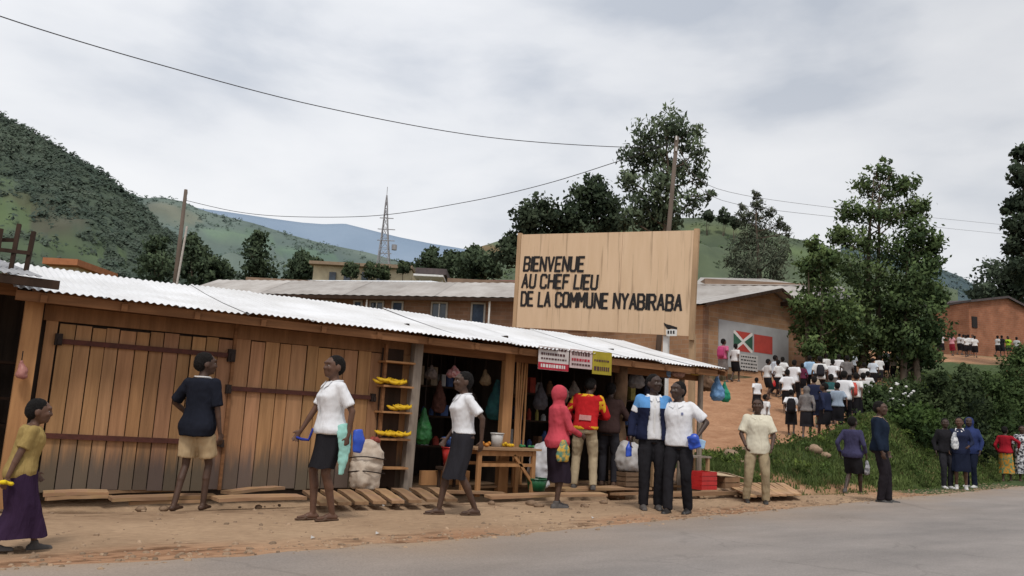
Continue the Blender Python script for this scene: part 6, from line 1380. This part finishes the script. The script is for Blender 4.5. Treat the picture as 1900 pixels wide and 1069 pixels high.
person('student with a blue hood pulled up, rightmost of the three in navy', Z0(1803, 904), 1.70, 205, F, (cloth('hood_blue', (.035, .05, .14)), dict(hem=.80, sleeve=.97, loose=.035, hood=True)), ('trousers', NVY2, dict()), (shoe_wht, False), 2, vox=.015, hair=None)
# 14, 15 right edge
F = figure(True, hands={1: (.34, .06, 1.0, (1, -.3, .3)), -1: (-.25, .05, .9)}, feet={1: (.1, .05, 0), -1: (-.08, -.05, 0)}, head=(0, 0))
person('woman in a red top and orange patterned wrap skirt on the far verge at right', Z0(1868, 891), 1.66, 20, F, (cloth('crimson', (.34, .018, .03)), dict(hem=.88, sleeve=.9, loose=.03)), ('skirt', mat('cloth_orange_pattern', (.62, .26, .03), (.10, .22, .12), scale=12, lo=.42, hi=.58), dict(hem=.26, w1=.03)), (shoe_brn, True), 0, vox=.016)
F = figure(True, hands={1: (.25, .05, .88), -1: (-.22, .16, .95)}, head=(0, 0))
person('woman in a black and white patterned dress, cut off by the right edge', Z0(1900, 893), 1.66, 170, F, (mat('cloth_bw', (.6, .6, .62), (.03, .03, .04), scale=14, lo=.45, hi=.55), dict(hem=.86, sleeve=.5, loose=.03)), ('skirt', mat('cloth_bw', (.6, .6, .62)), dict(hem=.22, w1=.04)), (shoe_brn, True), 0, vox=.016)

# ---- crowd of pupils on the dirt path
GC = 'pupils on the dirt path'
def pupil(px, hy, D, fa, label, top, bottom, kind='skirt', sleeve=.42, female=True, hood=False, group=GC, vox=.026, H=None, walk=True, shoes=shoe_gry, skin=None):
    if group == 'pupils on the dirt path' and D < 30: D *= 1.07
    p = atD(px, 800, D); z = ground_z(p.x, p.y); hz = atD(px, hy, D).z; H = H or max(1.3, min(1.74, hz-z)); ph = jit(.22) if walk else jit(.05)
    random.seed(int(px*7+hy))
    if group == 'pupils on the dirt path':
        fa += random.gauss(0, 20); H *= jit(.95, 1.06)
        if kind == 'skirt' and 'skirt' not in label and random.random() < .35: kind = 'trousers'; female = False
    ph = jit(.12, .26)*random.choice((-1, 1)) if walk else jit(.04)
    F = figure(female, hands={1: (.25, -ph*.8+.02, .88), -1: (-.25, ph*.8+.02, .88)}, feet={1: (.08, ph, 0, .05 if ph < -.1 else 0), -1: (-.08, -ph, 0, .05 if ph > .1 else 0)}, drop=.02, head=(jit(25), jit(6)), hs=1.08, lean=3)
    b_ = ('skirt', bottom, dict(hem=jit(.38, .5), w1=.02)) if kind == 'skirt' else ('trousers', bottom, dict(leg=1.03))
    return person(label, V((p.x, p.y, z)), H, fa, F, (top, dict(hem=.9 if kind == 'skirt' else .86, sleeve=sleeve, loose=.03, flare=.01, hood=hood)), b_, (shoes, False), skin if skin is not None else random.randrange(3), vox, hair=None if hood else 'short', group=group)
def pack(label, m, m2=None, w_=.15, h=.2, off=-.2):
    q = MB(); q.tube([(0, off, 1.34-2*h), (0, off-.03, 1.34-1.6*h), (0, off-.03, 1.34-.5*h), (0, off, 1.36)], [(w_*.9, .06), (w_, .09), (w_*.95, .085), (w_*.6, .04)], 14, el=(1, 0, 0)); o = held('backpack', label, 'backpack', q, m, .03, .0)
    if m2: q = MB(); q.tube([V((-w_*.9, -.085, -.02)), V((0, -.118, -.02)), V((w_*.9, -.085, -.02))], [(.03, .006)]*3, 6, el=(0, 0, 1)); q.build('stripe', m2, o)
    return o
rose = cloth('rose', (.52, .12, .22)); greyc = cloth('grey', (.28, .28, .31)); maroon = cloth('maroon', (.13, .03, .06)); pale = cloth('paleblue_shirt', (.36, .52, .70)); mintw = cloth('white_cool', (.56, .61, .67), k=.8); WHT3 = cloth('white_dull', (.55, .54, .53), k=.75)
pupil(1340, 631, 33, 10, 'pupil in a rose pink top and grey skirt close beside the flag mural', rose, greyc); pack('rose pink backpack on the pupil closest to the flag mural', cloth('rose_deep', (.42, .06, .16)))
pupil(1363, 640, 33.3, 30, 'pupil in white shirt and black skirt standing against the left of the mural', WHT2, BLK)
pupil(1437, 655, 31, 60, 'pupil in a pale bluish white shirt before the right part of the mural', mintw, BLK2)
pupil(1404, 700, 26, 25, 'pupil in white top and black skirt alone at the left of the path', WHT, BLK)
pupil(1445, 667, 28.5, 5, 'pupil in white at the left of the front trio, red bag at the knee', WHT2, BLK); 
q = MB(); q.tube([(-.25, .02, .46), (-.26, .02, .6), (-.25, .02, .76)], [(.09, .04), (.10, .06), (.03, .03)], 10, el=(1, 0, 0)); held('red_bag', 'bright red bag carried low by a pupil in white at the left of the path', 'bag', q, plastic('bag_red', (.6, .03, .03)), .03)
pupil(1461, 686, 26, -5, 'pupil in a white shirt with black skirt, middle of the close trio in white', WHT, BLK)
pupil(1474, 668, 27.5, 12, 'taller pupil in white, right of the close trio in white', WHT, BLK, 'trousers', female=False)
pupil(1489, 674, 29, 0, 'pupil in a maroon top between the white trio and the pale blue shirt', maroon, BLK, sleeve=.9)
pupil(1468, 722, 23, 4, 'girl in a long black skirt with a huge black backpack, nearest on the path', WHT, BLK); pack('huge black backpack on the nearest girl on the path', BLK, None, .17, .25, -.2)
pupil(1497, 712, 22.2, 6, 'pupil in a light grey hooded top carrying a cream bag, near the grassy mound', greyc, BLK2, sleeve=.97, hood=True)
q = MB(); q.box((.27, .05, .62), (.05, .22, .24)); held('cream_bag', 'cream coloured bag carried by the pupil in the grey hooded top', 'bag', q, mat('bag_cream', (.62, .55, .34)), .03)
pupil(1511, 700, 24.5, 0, 'pupil in dark navy just behind the grey hooded pupil', NVY, NVY2, sleeve=.95)
pupil(1503, 662, 31.5, 8, 'pupil in a pale blue shirt, highest of the middle of the crowd', pale, BLK, 'trousers', female=False)
pupil(1522, 663, 30, -6, 'pupil in white with a dark backpack in the middle of the crowd', WHT2, BLK); pack('dark backpack worn over white in the middle of the crowd', BLK2)
pupil(1546, 668, 29, 4, 'pupil in a loose white shirt behind the teal backpack', WHT, greyc)
pupil(1543, 690, 25, 0, 'pupil with bare legs carrying a teal backpack with a pale stripe', cloth('teal_top', (.02, .10, .10)), cloth('teal_skirt', (.03, .09, .09)), sleeve=.9); pack('teal backpack with a pale stripe', cloth('teal', (.015, .12, .12)), WHT2, .19)
pupil(1568, 676, 22.6, 8, 'tall pupil in white shirt and black trousers right of the teal backpack', WHT, BLK, 'trousers', female=False)
pupil(1589, 682, 24, 0, 'pupil with a coral red backpack at the right of the path crowd', WHT2, BLK); pack('coral red backpack at the right of the path crowd', cloth('coral', (.55, .10, .08)))
pupil(1573, 660, 29.5, 0, 'pupil in grey with head just over the tall pupil in black trousers', greyc, BLK)
pupil(1513, 690, 27, -10, 'pupil in a beige top half hidden behind the grey hooded pupil', cloth('beige', (.48, .38, .28)), BLK2)
pupil(1558, 655, 33, 4, 'pupil in white furthest back under the left roadside tree', WHT, BLK)
pupil(1535, 655, 33.5, 0, 'white shirted pupil furthest back, behind the middle of the crowd', WHT2, BLK)
pupil(1420, 735, 22, 40, 'pupil in white with a navy skirt, low on the path left of the nearest girl', WHT2, NVY)
pupil(1532, 712, 21.8, -10, 'pupil in navy cardigan low on the path, right of the grey hooded pupil', NVY, BLK, sleeve=.95)
pupil(1555, 705, 22.2, 25, 'pupil in a washed out blue grey shirt low on the path by the tall pupil', cloth('bluegrey', (.30, .36, .44)), BLK)
LP = 'pupil in white in the packed back rows of the crowd under the trees'
for px, hy, D, fa in ((1452, 662, 31.5, 0), (1605, 674, 29, 14), (1424, 668, 30, 30), (1612, 690, 27, 0), (1622, 672, 33, 0), (1634, 680, 34, 10), (1648, 668, 37, -10), (1661, 678, 36, 0), (1676, 672, 38, 20), (1690, 684, 37, 0), (1584, 655, 35, 0), (1604, 694, 25, 6)):
    pupil(px, hy, D, fa, LP, random.choice((WHT3, WHT2, mintw)), random.choice((BLK, BLK2)), group=GC, vox=.03)
# ---- far pupils in the upper yard
GU = 'far pupils in the upper yard'
LW = 'tiny far pupil in white and black in the upper yard below the red brick building'
for px, hy, D in ((1731, 618, 62), (1744, 622, 61), (1786, 623, 60), (1794, 621, 61), (1803, 622, 59), (1811, 623, 60), (1799, 628, 57), (1815, 632, 57), (1858, 640, 60), (1752, 640, 58)):
    pupil(px, hy, D, random.choice((0, 40, 180, -60)), LW, random.choice((WHT3, WHT2)), BLK, group=GU, vox=.045, H=1.6)
pupil(1772, 622, 58, 20, 'tiny far pupil in pale pink and dark red, left of the white cluster', cloth('pink_pale', (.62, .30, .33)), cloth('dark_red', (.3, .03, .05)), group=GU, vox=.045, H=1.62)
pupil(1878, 640, 60, 170, 'tiny far person in lime green at the right of the upper yard', cloth('lime', (.36, .55, .05)), BLK, group=GU, vox=.045, H=1.6)
pupil(1866, 641, 60, 20, 'tiny far person in black left of the lime green one', BLK, BLK2, group=GU, vox=.045, H=1.6)
pupil(1894, 640, 60, 0, 'tiny far person in pale grey at the right edge of the upper yard', cloth('grey_pale', (.45, .45, .44)), BLK, group=GU, vox=.045, H=1.6)
pupil(1730, 664, 42, 10, 'far person in a yellow top among the shrubs, right of two in white', cloth('yellow_top', (.70, .45, .04)), BLK, group=GU, vox=.04, H=1.55)
LM = 'far pupil in white half hidden by the shrubs beside the yellow top'
for px, hy, D in ((1710, 662, 42), (1720, 664, 43), (1703, 680, 37)): pupil(px, hy, D, 0, LM, WHT, BLK, group=GU, vox=.04, H=1.55)
random.seed(3)
bpy.data.objects.remove(FUSE); bpy.data.scenes.remove(SHOP)
bpy.context.view_layer.update()
